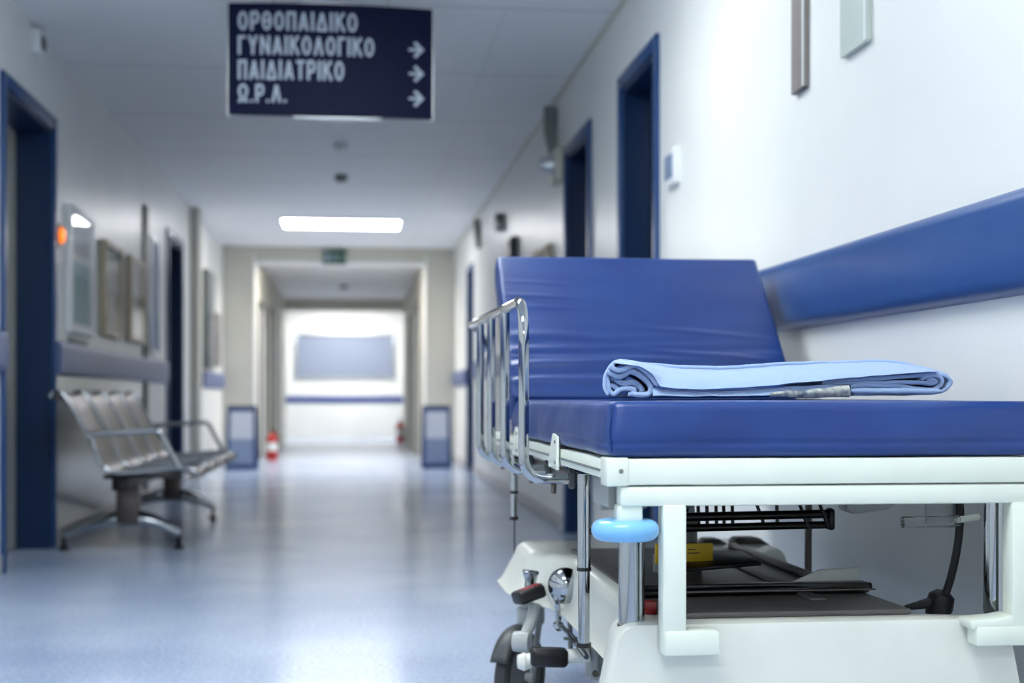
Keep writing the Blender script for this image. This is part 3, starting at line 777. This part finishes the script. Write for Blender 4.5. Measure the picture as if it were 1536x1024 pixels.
# deck frame
YD = 3.95
mb = MB()
mb.box(BX0 + .034, BX1, YF - .003, YF + .035, .632, .673, .002)
mb.box(BX0 + .002, BX0 + .04, YF + .03, YD, .640, .671, .002); mb.box(BX1 - .038, BX1, YF + .03, YD, .640, .671, .002)
mb.box(BX0 + .03, BX1, YD - .035, YD, .635, .671, .002)
for yy in (2.7, 3.3): mb.box(BX0 + .03, BX1 - .03, yy, yy + .03, .635, .66, .002)
fr = mb.build('deck_frame', M['white'], bed)
mb = MB(); mb.box(BX0, BX0 + .036, YF - .005, YF + .05, .630, .675, .003); mb.build('corner_cap', M['white'], fr)
mb = MB(); mb.box(BX1 - .02, BX1 + .004, YF - .005, YF + .05, .630, .675, .003); mb.build('corner_cap', M['white'], fr)
mb = MB(); mb.box(BX0 - .0005, BX0 + .003, YF + .06, YD - .05, .651, .655); mb.build('side_groove', M['grey'], fr)
for x in (.4185, 1.120):
    mb = MB(); mb.lathe([(0, .002), (.003, .002), (.004, 0)], (x, YF - .005, .654), (0, -1, 0), 12); mb.build('screw', M['grey'], fr)
mb = MB(); mb.box(BX0 + .03, BX1 - .03, YF + .04, YD - .04, .664, .672); mb.build('deck_board', M['blackgloss'], bed)
# white hinge plates on the left side of the frame
for yy in (2.60, 3.22):
    mb = MB(); mb.prism([(.388, yy, .63), (.388, yy + .11, .632), (.388, yy + .11, .645), (.388, yy + .055, .70), (.388, yy, .695)], (.006, 0, 0), .0015)
    pl = mb.build('side_plate', M['white'], bed)
    for zz in (.645, .685):
        mb = MB(); mb.lathe([(0, .003), (.003, .003), (.004, 0)], (.388, yy + .012, zz), (-1, 0, 0), 10); mb.build('bolt', M['grey'], pl)

# chrome side rail
rx, rr = .331, .0105
Ys = [at(u, 560, D).y for u, D in ((785, 2.67), (757, 3.0), (736, 3.30), (720, 3.58))]
rail = thing('side_rail', (rx, Ys[0], .61), None, None); rail.parent = bed; rail.location = Vector((rx, Ys[0], .61)) - bed.location
zr = .962
MB().tube(fillet([(.425, Ys[0], .610), (rx, Ys[0], .610), (rx, Ys[0], zr), (rx, Ys[0] + .3, zr + .003), (rx, Ys[-1] + .27, zr + .012), (rx + .03, Ys[-1] + .33, zr - .0), (rx + .05, Ys[-1] + .34, zr - .06)], .09, 12), rr, 20).build('top_tube', M['chrome'], rail)
for yy in Ys[1:]:
    MB().tube(fillet([(.425, yy, .610), (rx, yy, .610), (rx, yy, zr)], .09, 12), rr, 18).build('rail_bar', M['chrome'], rail)
for yy in Ys:
    MB().lathe([(0, .0), (.020, 0), (.022, .004), (.020, .012), (0, .012)], (.432, yy, .612), (-1, 0, 0), 16).build('pivot_collar', M['darkgrey'], rail)
    MB().lathe([(0, .018), (.005, .018), (.006, 0)], (.39, yy, .6), (0, 0, -1), 8).build('rail_bolt', M['steel'], rail)
MB().tube([(.44, Ys[0] - .03, .612), (.44, Ys[-1] + .1, .612)], .010, 12).build('pivot_tube', M['steel'], rail)

# telescopic poles hanging from the frame
def pole(x, y, z1, z0, r, zc, nm):
    mb = MB(); mb.lathe([(r * .94, z0), (r * .94, zc), (r * 1.06, zc), (r * 1.06, z1)], (x, y, 0), (0, 0, 1), 24)
    o = mb.build(nm, M['chrome'], bed)
    for zz, h in ((zc, .006), (z0, .008)): MB().lathe([(r * .9, zz - h / 2), (r * 1.16, zz - h / 2), (r * 1.16, zz + h / 2), (r * .9, zz + h / 2)], (x, y, 0), (0, 0, 1), 20).build('rubber_ring', M['black'], o)
    return o
po = pole(.405, 2.383, .634, .333, .0112, .467, 'pole')
mb = MB(); mb.lathe([(0, 0), (.006, 0), (.006, .012), (.003, .016), (0, .016)], (.416, 2.383, .533), (1, 0, 0), 12); mb.build('set_screw', M['steel'], po)
po2 = pole(.405, 3.44, .634, .464, .0098, .53, 'pole')
MB().tube([(.406, 3.44, .464), (.408, 3.45, .36)], .002, 8).build('release_rod', M['blackgloss'], po2)
# far right rod seen through the frame
MB().tube([(1.02, 2.98, .64), (1.025, 3.0, .36)], .008, 12).build('support_rod', M['steel'], bed)

# foot frame (white square tube)
V0, V1, W0, W1 = .486, .524, 1.066, 1.106
mb = MB()
mb.box(.418, 1.15, YF - .002, YF + .035, .598, .6295, .004)
mb.box(V0, V1, YF - .004, YF + .034, .362, .6, .004); mb.box(W0, W1, YF - .004, YF + .034, .366, .6, .004)
mb.box(V0 + .002, .578, YF - .006, YF + .034, .361, .401, .004); mb.box(1.005, W1 - .002, YF - .006, YF + .034, .366, .398, .004)
ff = mb.build('foot_frame', M['white'], bed)
mb = MB(); mb.prism([(.998, YF - .004, .392), (1.07, YF - .004, .392), (1.07, YF - .004, .416), (1.045, YF - .004, .412), (.994, YF - .004, .408)], (0, .05, 0), .004); mb.build('weld_gusset', M['white'], ff)
mb = MB(); mb.box(.415, .455, YF + .002, YF + .04, .568, .60, .004); bs = mb.build('bumper_bracket', M['white'], ff)
# bumper wheel and post
bw = MB(); prof = [(0, -.0168)] + [(.0375 + .0165 * math.cos(a), .0168 * math.sin(a)) for a in [(-90 + 15 * k) * PI / 180 for k in range(13)]] + [(0, .0168)]
bw.lathe(prof, (.429, YF + .016, .560), (0, 0, 1), 48).build('bumper_wheel', M['bumper'], bed)
def post(x, y):
    o = MB().lathe([(.0215, .398), (.0215, .56)], (x, y, 0), (0, 0, 1), 32).build('post', M['chrome'], bed)
    MB().lathe([(.021, .392), (.024, .392), (.024, .40), (.021, .402)], (x, y, 0), (0, 0, 1), 24).build('post_collar', M['steel'], o)
    return o
post(.453, 2.20)
mb = MB(); mb.lathe([(.0195, .398), (.0195, .60)], (1.098, 2.24, 0), (0, 0, 1), 24); mb.build('post', M['chrome'], bed)

# moulded base
def smoothstep(t): t = max(0, min(1, t)); return t * t * (3 - 2 * t)
yA, yB = 2.160, 3.46
def base_dims(y):
    lobF = 1 - smoothstep((y - 2.22) / .16); lobH = smoothstep((y - 3.00) / .22)
    lobR = 1 - smoothstep((y - 2.172) / .05)
    hr = .218 + .112 * lobR + .058 * (lobR - lobF) + .095 * lobH
    hw = .218 + .112 * lobF + .095 * lobH
    flare = .010 + .030 * lobF + .028 * lobH
    top = .412 - .006 * lobF - .004 * lobH
    bot = .290 - .09 * lobF + .018 * lobH
    return hw, flare, top, bot, .697 + .058 * lobF + .026 * lobH, hr
def shell(y, shrink=0):
    hw, flare, top, bot, cx, hr = base_dims(y); r = .030
    hw -= shrink; hr -= shrink; top -= shrink * .8
    pts = [(-hw - flare - .012, bot), (-hw - flare - .004, bot + .006), (-hw - flare + .003, bot + .016)]
    for k in range(8):
        a = PI - PI / 2 * k / 7
        pts.append((-hw + r + r * math.cos(a) - flare * .15 * (1 - k / 7), top - r + r * math.sin(a)))
    for k in range(1, 7): pts.append((-hw + r + (hw + hr - 2 * r) * k / 7, top))
    pts += [(-x - hw + hr, z) for x, z in pts[:11][::-1]]
    return [(cx + x, y, z) for x, z in pts]
ys = [yA + (yB - yA) * k / 70 for k in range(71)]
rows = [shell(yA - .0, .012), shell(yA + .001, .004)] + [shell(y) for y in ys[1:-2]]
rows += [shell(yB - .02, .003), shell(yB - .006, .010), shell(yB, .024)]
mb = MB(); mb.grid(rows); mb.b.verts.ensure_lookup_table(); nr = len(rows[0])
mb.b.faces.new([mb.b.verts[k] for k in range(nr)]); mb.b.faces.new([mb.b.verts[len(rows) * nr - nr + k] for k in range(nr)])
base = mb.build('base_cover', M['plastic'], bed, 60)
# raised tray with ridges on the cover; its dark grey paints the shade there
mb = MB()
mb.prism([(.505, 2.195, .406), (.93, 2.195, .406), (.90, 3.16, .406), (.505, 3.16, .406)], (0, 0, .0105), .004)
tray = mb.build('shaded_base_tray', M['tray'], base)
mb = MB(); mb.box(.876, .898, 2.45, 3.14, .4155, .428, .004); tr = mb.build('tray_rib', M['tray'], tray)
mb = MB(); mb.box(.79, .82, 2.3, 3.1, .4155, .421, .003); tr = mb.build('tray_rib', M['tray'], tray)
# pedal hollows standing at the head end
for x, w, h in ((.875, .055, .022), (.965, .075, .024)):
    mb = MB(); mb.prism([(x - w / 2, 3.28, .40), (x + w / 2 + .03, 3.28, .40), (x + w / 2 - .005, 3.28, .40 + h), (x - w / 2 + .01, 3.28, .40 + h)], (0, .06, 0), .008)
    mb.build('cover_hump', M['tray'], base)  # humps share the dark tray colour, standing in for shade on the lobe
# grey patch and rim on the left side of the cover
mb = MB(); mb.prism([(.488, 2.55, .315), (.488, 2.66, .318), (.493, 2.65, .352), (.493, 2.54, .35)], (.02, 0, 0)); mb.build('cover_patch', M['castgrey'], base)
mb = MB(); mb.tube(smooth([(.478, 2.42, .285), (.492, 2.6, .282), (.492, 2.9, .282), (.470, 3.08, .286)], 6), .007, 8); mb.build('linkage_rod', M['steel'], bed)

# lifting column, actuators, brackets
col = MB().lathe([(.050, .417), (.050, .452), (.040, .454), (.040, .53), (.034, .532), (.034, .56), (.055, .562), (.055, .574), (.03, .576), (.03, .636)], (.655, 2.72, 0), (0, 0, 1), 32).build('lift_column', M['grey'], bed)
MB().lathe([(.0355, .515), (.0355, .548)], (.655, 2.72, 0), (0, 0, 1), 32).build('piston', M['chrome'], col)
mb = MB(); mb.box(.595, .712, 2.655, 2.664, .440, .480, .002); yl = mb.build('warning_label', M['yellow'], col)
mb = MB()
for k, (x, w, z) in enumerate(((.668, .016, .468), (.672, .024, .461), (.652, .010, .453))): mb.box(x - w / 2, x + w / 2, 2.6542, 2.6552, z - .001, z + .001)
mb.build('label_print', M['black'], yl)
for k, z in enumerate((.5445, .5235)):
    mb = MB(); mb.tube([(.60, 2.52, z), (.917, 2.56, z)], .0075 if k else .0085, 14); mb.build('gas_spring', M['blackgloss'], bed)
mb = MB(); mb.box(.912, .925, 2.545, 2.575, .513, .556, .006); mb.build('spring_bracket', M['blackgloss'], bed)
for k, x in enumerate((.655, .672, .690, .705, .722, .775, .81, .86, .90)):
    mb = MB(); dx = .012 if k in (5, 7, 8) else .0; mb.tube([(x - dx, 2.555, .585), (x + dx, 2.548, .517)], .0035, 6); mb.build('spring_clip', M['blackgloss'], bed)
mb = MB(); mb.box(.50, .60, 2.75, 2.80, .54, .632, .006); mb.build('mount_plate', M['castgrey'], bed); mb = MB(); mb.box(.47, .485, 2.5, 2.66, .565, .632, .003); mb.build('mount_plate', M['castgrey'], bed)
mb = MB(); mb.prism([(.945, 2.5, .548), (1.01, 2.5, .556), (1.06, 2.5, .580), (1.06, 2.5, .634), (.93, 2.5, .634), (.93, 2.5, .556)], (0, .05, 0), .004); mb.build('deck_bracket', M['castgrey'], bed)
# horizontal pedal bar with bracket plate
mb = MB(); mb.tube([(.50, 2.36, .4245), (.932, 2.385, .4275)], .0075, 14); mb.box(.5, .925, 2.372, 2.40, .418, .437, .003); pb = mb.build('pedal_bar', M['blackgloss'], bed)
mb = MB(); mb.box(.52, .928, 2.350, 2.353, .4255, .4285, .001); mb.build('edge_strip', M['steel'], pb)
mb = MB(); mb.prism([(.785, 2.405, .432), (.918, 2.405, .432), (.918, 2.405, .459), (.845, 2.405, .457)], (0, .006, 0), .001); mb.build('bracket_plate', M['castgrey'], pb)
# folded black sheet lying on the tray behind the bar
mb = MB(); mb.prism([(.64, 2.6, .43), (.80, 2.62, .438), (.79, 2.72, .45), (.68, 2.74, .452), (.62, 2.7, .44)], (0, 0, .007), .002); mb.build('foot_lever', M['blackgloss'], bed)
mb = MB(); mb.box(.482, .506, 2.24, 2.262, .405, .43, .007); mb.build('red_lever', M['darkred'], bed)
# power cable with plug and clear tube
cb = MB().tube(smooth([(1.118, 2.46, .634), (1.126, 2.455, .60), (1.132, 2.45, .56), (1.128, 2.45, .50), (1.116, 2.45, .44), (1.106, 2.46, .395)], 8), .0075, 12).build('power_cable', M['black'], bed)
mb = MB(); mb.lathe([(0, -.03), (.022, -.028), (.026, -.01), (.024, .012), (.012, .022), (0, .024)], (1.102, 2.47, .384), (.25, 0, 1), 20); mb.tube([(1.09, 2.47, .384), (1.03, 2.46, .376)], [.012, .005], 10); mb.build('cable_plug', M['black'], cb)
MB().lathe([(.0085, 0), (.0105, 0), (.0105, .105), (.0085, .105), (.0085, 0)], (.982, 2.36, .5455), (1, 0, .02), 24).build('clear_tube', M['clear'], bed)
mb = MB(); mb.box(1.07, 1.134, 2.46, 2.47, .525, .632, .004); mb.build('holder_plate', M['castgrey'], bed); mb = MB(); mb.tube([(1.09, 2.37, .5475), (1.15, 2.415, .549)], .006, 10); mb.build('tube_holder', M['white'], bed)

# casters
def caster(x, y, yaw, first=[None]):
    r = thing('caster', (x, y, 0), None, None); r.parent = bed; r.location = Vector((x, y, 0)) - bed.location
    c, s = math.cos(yaw), math.sin(yaw)
    ax = Vector((c, s, 0)); fw = Vector((-s, c, 0)); RW = .108
    ctr = Vector((x, y, RW)) - fw * .055
    w = MB().lathe([(.085, -.017), (.098, -.018), (RW - .003, -.012), (RW, 0), (RW - .003, .012), (.098, .018), (.085, .017), (.085, -.017)], ctr, ax, 40).build('tyre', M['tyre'], r)
    MB().lathe([(0, -.014), (.02, -.018), (.05, -.012), (.084, -.012), (.084, .012), (.05, .012), (.02, .018), (0, .014)], ctr, ax, 32).build('wheel_disc', M['hub'], r)
    mb = MB()
    for sd in (-1, 1):
        q = ctr + ax * sd * .027
        t = Vector((x, y, .245)) + ax * sd * .022
        mb.prism([q - fw * .012 - Vector((0, 0, .014)), q + fw * .012 - Vector((0, 0, .014)), t + fw * .016, t - fw * .016], ax * (sd * .005), .002)
    mb.lathe([(0, -.036), (.011, -.036), (.011, .036), (0, .036)], ctr, ax, 16)
    mb.lathe([(.030, .225), (.034, .23), (.034, .262), (.026, .268), (.026, .30), (.020, .302), (.020, .33)], (x, y, 0), (0, 0, 1), 24)
    fk = mb.build('fork', M['castgrey'], r)
    pts = [ctr + fw * (.118 * math.cos(a)) + Vector((0, 0, .118 * math.sin(a))) for a in [(92 + 7 * k) * PI / 180 for k in range(10)]]
    mb = MB(); rows = [[p - ax * .024, p - ax * .012 + (p - ctr) * .05, p + ax * .012 + (p - ctr) * .05, p + ax * .024] for p in pts]; mb.grid(rows)
    gd = mb.build('wheel_guard', M['darkgrey'], r); md = gd.modifiers.new('s', 'SOLIDIFY'); md.thickness = .005
    return r
cs = caster(.425, 3.265, -.60)
caster(1.105, 3.255, .2); caster(.52, 2.29, .3); caster(1.08, 2.30, 0)

# brake pedals and levers at the left head caster
mb = MB(); R1 = Matrix.Rotation(.28, 3, 'Y').inverted()
pc = at(793, 891, 3.02); mb.obox(pc, (.066, .05, .030), R1 @ Matrix.Rotation(.35, 3, 'Z'), .008, 3); pd = mb.build('brake_pedal', M['black'], bed)
mb = MB(); mb.obox(pc + Vector((.003, 0, .0165)), (.046, .032, .002), R1 @ Matrix.Rotation(.35, 3, 'Z'), .0008); mb.build('pedal_mark', M['darkred'], pd)
mb = MB(); a = at(796, 863, 3.08); mb.tube([pc + Vector((.006, .03, .0)), a - Vector((0, 0, .012)), a + Vector((0, 0, .006))], [.012, .013, .018], 14); mb.obox(a + Vector((0, 0, .008)), (.036, .03, .008), Matrix.Rotation(.1, 3, 'Y'), .003)
mb.build('pedal_stem', M['chrome'], pd)
mb = MB(); mb.tube(smooth([at(803, 905, 3.04), at(797, 930, 3.03), at(787, 955, 3.02)], 5), [.013] * 10 + [.016], 12)
mb.lathe([(0, -.02), (.022, -.018), (.024, 0), (.022, .018), (0, .02)], at(783, 962, 3.02), (.9, -.4, 0), 20); mb.build('brake_lever', M['castgrey'], bed)
# lower pedal with crossbar
pc = at(823, 985, 2.92); mb = MB(); mb.obox(pc, (.082, .045, .040), Matrix.Rotation(-.05, 3, 'Y').inverted(), .011, 3)
for k in (-.008, .006): mb.obox(pc + Vector((0, -.0228, k)), (.066, .003, .004), Matrix.Rotation(-.05, 3, 'Y').inverted(), .001)
p2 = mb.build('steer_pedal', M['black'], bed)
mb = MB(); mb.tube([pc + Vector((.03, 0, 0)), at(885, 982, 2.92)], .0155, 16); mb.build('pedal_crossbar', M['plastic'], p2); mb = MB(); mb.tube([pc - Vector((.03, 0, .002)), at(786, 992, 2.92)], [.013, .018], 14); mb.lathe([(0, .018), (.014, .016), (.02, 0), (.014, -.014), (0, -.016)], at(786, 992, 2.92), (1, 0, 0), 14)
mb.build('pedal_arm', M['plastic'], p2)
mb = MB(); a = at(888, 960, 2.92); mb.box(a.x - .004, a.x + .014, a.y, a.y + .03, .165, .29, .002); mb.box(a.x - .012, a.x + .03, a.y + .01, a.y + .016, .17, .22, .002); pm = mb.build('pedal_bracket', M['castgrey'], bed)
mb = MB()
mb.lathe([(0, .006), (.007, .006), (.008, 0)], at(893, 1010, 2.9), (0, -1, 0), 6); mb.build('bolt', M['steel'], pm)
# chrome crank next to the pole
cc = at(847, 878, 3.0)
mb = MB(); mb.lathe([(0, .030), (.012, .029), (.024, .024), (.034, .013), (.040, -.003), (.036, -.012), (0, -.014)], cc, (-.4, -.9, .1), 28)
mb.tube(smooth([cc + Vector((-.022, -.01, .02)), cc + Vector((-.022, -.012, -.02)), at(836, 905, 3.0), at(838, 930, 3.0)], 6), .006, 10)
mb.lathe([(0, .012), (.011, .010), (.011, -.01), (0, -.012)], at(838, 938, 3.0), (0, 1, 0), 14)
mb.tube([at(838, 936, 3.0), at(858, 955, 2.9), at(880, 985, 2.8)], .006, 10)
mb.build('crank', M['chrome'], bed)
mb = MB(); mb.tube(smooth([at(812, 882, 3.1), at(826, 888, 3.1), at(836, 905, 3.08), at(850, 918, 3.05)], 5), .012, 12); mb.build('crank_link', M['plastic'], bed)
for u, v in ((829, 916), (856, 925)):
    pass
mb = MB(); mb.tube([at(855, 930, 3.05), at(856, 985, 3.05)], .0055, 10); mb.obox(at(856, 957, 3.05), (.03, .012, .006), Matrix.Rotation(0, 3, 'Y'), .001); mb.build('brake_rod', M['grey'], bed)
# ------------------------------------------------------------------ folded blanket
BD = 2.42
def bp(u, v):                                  # profile point -> x, z on the blanket's front plane
    return ((u - VPX) / FPX * BD * 1.0 + .004, HC + .0012 + (HZ + 1 - v) * BD / FPX)
BYF = 2.36
def Zm(x, y): return (860 + x / 5.12, 500 + y / 5.12)     # left crop
def Zr(x, y): return (1160 + x / 4.085, 500 + y / 4.083)  # right crop
ribs = MB()
def fuzz(p, s=1.0):
    p = (p[0] + .23 * (p[1] - BYF) * max(0, 1 - (p[0] - .42) / .35), p[1], p[2])
    return Vector(p) + Vector((noise.noise(Vector(p) * 38), noise.noise(Vector(p) * 38 + Vector((9, 0, 0))), noise.noise(Vector(p) * 38 + Vector((0, 9, 0))))) * .0016 * s
def ribbon(pts, y0, y1, th, front=None, n=5):
    """a thick cloth layer following pts (photo profile), running back from y0 to y1, with a rounded fold at the front"""
    P = smooth([(bp(u, v)[0], 0, bp(u, v)[1]) for u, v in pts], n)
    nrm = []
    for i in range(len(P)):
        t = (P[min(i + 1, len(P) - 1)] - P[max(i - 1, 0)]).normalized(); nrm.append(Vector((-t.z, 0, t.x)))
    loop = []                                  # rounded cross section along Y
    for k in range(7):
        a = -PI / 2 - PI * k / 6; loop.append((y0 + th / 2 + math.cos(a) * th / 2, math.sin(a) * th / 2))
    for k in range(1, 9): loop.append((y0 + th / 2 + (y1 - y0) * (k / 8) ** 1.5, th / 2))
    for k in range(8, 0, -1): loop.append((y0 + th / 2 + (y1 - y0) * (k / 8) ** 1.5, -th / 2))
    rows = []
    for i, (p, q) in enumerate(zip(P, nrm)):
        dy = front(i / (len(P) - 1)) if front else 0
        e = 1 - .5 * (i in (0, len(P) - 1))
        rows.append([fuzz((p.x + q.x * h * e, y + dy * (1 - (y - y0) / (y1 - y0 + .01)), p.z + q.z * h * e)) for y, h in loop])
    for r in rows: r.append(r[0])
    b = len(ribs.b.verts); ribs.grid(rows); 
    ribs.b.verts.ensure_lookup_table(); L = len(loop) + 1
    ribs.b.faces.new([ribs.b.verts[b + k] for k in range(L - 1)]); ribs.b.faces.new([ribs.b.verts[len(ribs.b.verts) - L + k] for k in range(L - 1)])
BYB = BYF + .30
# outer wrap : left end, over the top, round the right end and back underneath
outer = [Zm(215, 483), Zm(193, 440), Zm(188, 400), Zm(200, 330), Zm(235, 262), Zm(272, 228), Zm(330, 213), Zm(420, 226), Zm(560, 244), Zm(740, 257), Zm(900, 262), Zm(1120, 268), Zm(1300, 262), Zr(0, 196), Zr(250, 184), Zr(500, 180), Zr(700, 171), Zr(880, 178), Zr(980, 203), Zr(1075, 248), Zr(1130, 297), Zr(1110, 340), Zr(1060, 366), Zr(950, 374), Zr(800, 372), Zr(640, 374), Zr(500, 378)]
ribbon(outer, BYF, BYB, .0068, lambda t: .005 * math.sin(t * 9) + .065 * min(1, max(0, (t - .16) / .05)) * min(1, max(0, (.74 - t) / .05)))
# underside from the left roll to the right
ribbon([Zm(215, 483), Zm(350, 488), Zm(700, 486), Zm(1300, 486), Zr(470, 382)], BYF + .03, BYB, .006)
# left end, wavy second and third layers
ribbon([Zm(238, 262), Zm(262, 286), Zm(300, 298), Zm(345, 286), Zm(400, 262), Zm(450, 268), Zm(510, 308), Zm(560, 356), Zm(600, 412)], BYF - .006, BYB - .05, .0097)
ribbon([Zm(213, 300), Zm(240, 322), Zm(285, 346), Zm(330, 334), Zm(385, 304), Zm(440, 318), Zm(500, 358), Zm(545, 410), Zm(548, 450), Zm(520, 476), Zm(440, 480), Zm(400, 470)], BYF + .001, BYB - .06, .0105)
ribbon([Zm(205, 330), Zm(214, 400), Zm(222, 440), Zm(240, 470), Zm(262, 478), Zm(300, 450), Zm(340, 436), Zm(390, 434), Zm(420, 444), Zm(400, 474), Zm(372, 480)], BYF + .006, BYB - .06, .0089)
ribbon([Zm(232, 360), Zm(262, 356), Zm(300, 380), Zm(345, 396), Zm(392, 384), Zm(432, 396), Zm(470, 430), Zm(480, 456)], BYF + .012, BYB - .07, .0114)
ribbon([Zm(228, 405), Zm(262, 420), Zm(285, 440), Zm(300, 470)], BYF + .012, BYB - .07, .0087)
# right end, layers that roll up inside
ribbon([Zr(480, 330), Zr(600, 322), Zr(760, 328), Zr(900, 344), Zr(1010, 352), Zr(1060, 330), Zr(1076, 300), Zr(1060, 272), Zr(1020, 258), Zr(960, 272), Zr(940, 290)], BYF + .004, BYB - .04, .0083)
ribbon([Zr(474, 357), Zr(620, 360), Zr(800, 362), Zr(950, 364), Zr(1050, 358)], BYF - .004, BYB - .1, .0105)
ribbon([Zr(300, 300), Zr(500, 292), Zr(700, 276), Zr(860, 266), Zr(960, 254), Zr(1030, 246)], BYF + .003, BYB - .05, .0074)
ribbon([Zr(300, 312), Zr(500, 308), Zr(760, 306), Zr(930, 304), Zr(1000, 312), Zr(1040, 300), Zr(1010, 286), Zr(975, 300)], BYF + .006, BYB - .05, .0075)
ribbon([Zr(480, 342), Zr(520, 350), Zr(700, 352), Zr(900, 358), Zr(1040, 356)], BYF + .006, BYB - .05, .0083)
# front of the middle : cloth tucked in under the flap
ribbon([Zm(556, 430), Zm(556, 478)], BYF + .004, BYB - .1, .005)
def sheet(top, low, y_of, n=40, th=.005, drop=1.0):
    rows = []
    for i in range(n + 1):
        t = i / n
        def samp(c):
            f = t * (len(c) - 1); k = min(int(f), len(c) - 2); q = f - k
            return (c[k][0] * (1 - q) + c[k + 1][0] * q, c[k][1] * (1 - q) + c[k + 1][1] * q)
        a, b = bp(*samp(top)), bp(*samp(low)); row = []
        for k in range(13):
            s = k / 12; ang = s * PI / 2
            y = y_of(s, t); row.append(fuzz((a[0] + (b[0] - a[0]) * s, y, a[1] + (b[1] - a[1]) * (.62 * s + .38 * (1 - math.cos(ang)))), 1.3))
        row.append(fuzz((b[0], row[-1].y + .007, b[1] - .001))); row.append(fuzz((b[0], row[-1].y + .03, b[1] + .003)))
        rows.append(row)
    ribs.grid(rows)
# the top layer hanging over the front with a soft rolled edge
top = [Zm(300, 206), Zm(420, 216), Zm(560, 238), Zm(740, 250), Zm(900, 256), Zm(1120, 262), Zm(1300, 256), Zr(0, 190), Zr(150, 182), Zr(400, 172), Zr(600, 166), Zr(780, 164), Zr(900, 172), Zr(985, 196), Zr(1060, 232)]
top = [(u, v - 1.6) for u, v in top]
low = [Zm(262, 240), Zm(470, 262), Zm(560, 330), Zm(615, 418), Zm(760, 432), Zm(960, 440), Zm(1160, 432), Zm(1400, 415), Zr(40, 318), Zr(250, 296), Zr(460, 276), Zr(640, 264), Zr(800, 252), Zr(930, 240), Zr(1030, 240)]
sheet(top, low, lambda s, t: BYF + .10 * (1 - (.6 * s + .4 * math.sin(s * PI / 2))) - .012, 60)
# lower front layer in shade
top2 = [Zm(560, 432), Zm(760, 440), Zm(1000, 446), Zm(1300, 436), Zr(100, 330), Zr(330, 318), Zr(470, 330)]
low2 = [Zm(560, 486), Zm(760, 488), Zm(1000, 488), Zm(1300, 488), Zr(40, 388), Zr(200, 388), Zr(300, 388)]
sheet(top2, low2, lambda s, t: BYF + .004 - .012 * s, 40)
blanket = tag(ribs.build('blanket', M['fleece'], None, 70), 'folded pale blue fleece blanket lying across the blue mattress', 'blanket')
ribs = MB()
sheet([Zr(-60, 376), Zr(60, 356), Zr(180, 352), Zr(330, 334), Zr(450, 324)], [Zr(-60, 397), Zr(60, 397), Zr(180, 397), Zr(330, 397), Zr(460, 395)], lambda s, t: BYF - .012 - .004 * math.sin(s * PI), 20)
hem = ribs.build('patterned_hem', M['hem'], blanket, 70); hem['label'] = 'grey and white printed cloth edge'

# ------------------------------------------------------------------ camera and render settings
cam = bpy.data.cameras.new('camera'); co = bpy.data.objects.new('camera', cam); COL.objects.link(co)
co.location = (0, 0, HC); co.rotation_euler = (PI / 2, 0, -TH)
cam.sensor_width = 36; cam.lens = 36 * FPX / 1536; cam.shift_y = (HZ - 512) / 1536
cam.clip_start = .05; cam.clip_end = 100
cam.dof.use_dof = True; cam.dof.focus_distance = 2.45; cam.dof.aperture_fstop = 2.8
C.camera = co
w = bpy.data.worlds.new('world'); C.world = w; w.use_nodes = True
w.node_tree.nodes['Background'].inputs['Color'].default_value = (.6, .7, .9, 1)
w.node_tree.nodes['Background'].inputs['Strength'].default_value = .05
vs = C.view_settings; vs.view_transform = 'Standard'; vs.look = 'None'; vs.gamma = 1; vs.use_curve_mapping = False; vs.exposure = 0.16
C.cycles.use_denoising = True
C.cycles.max_bounces = 10; C.cycles.diffuse_bounces = 5
C.cycles.sample_clamp_indirect = 8
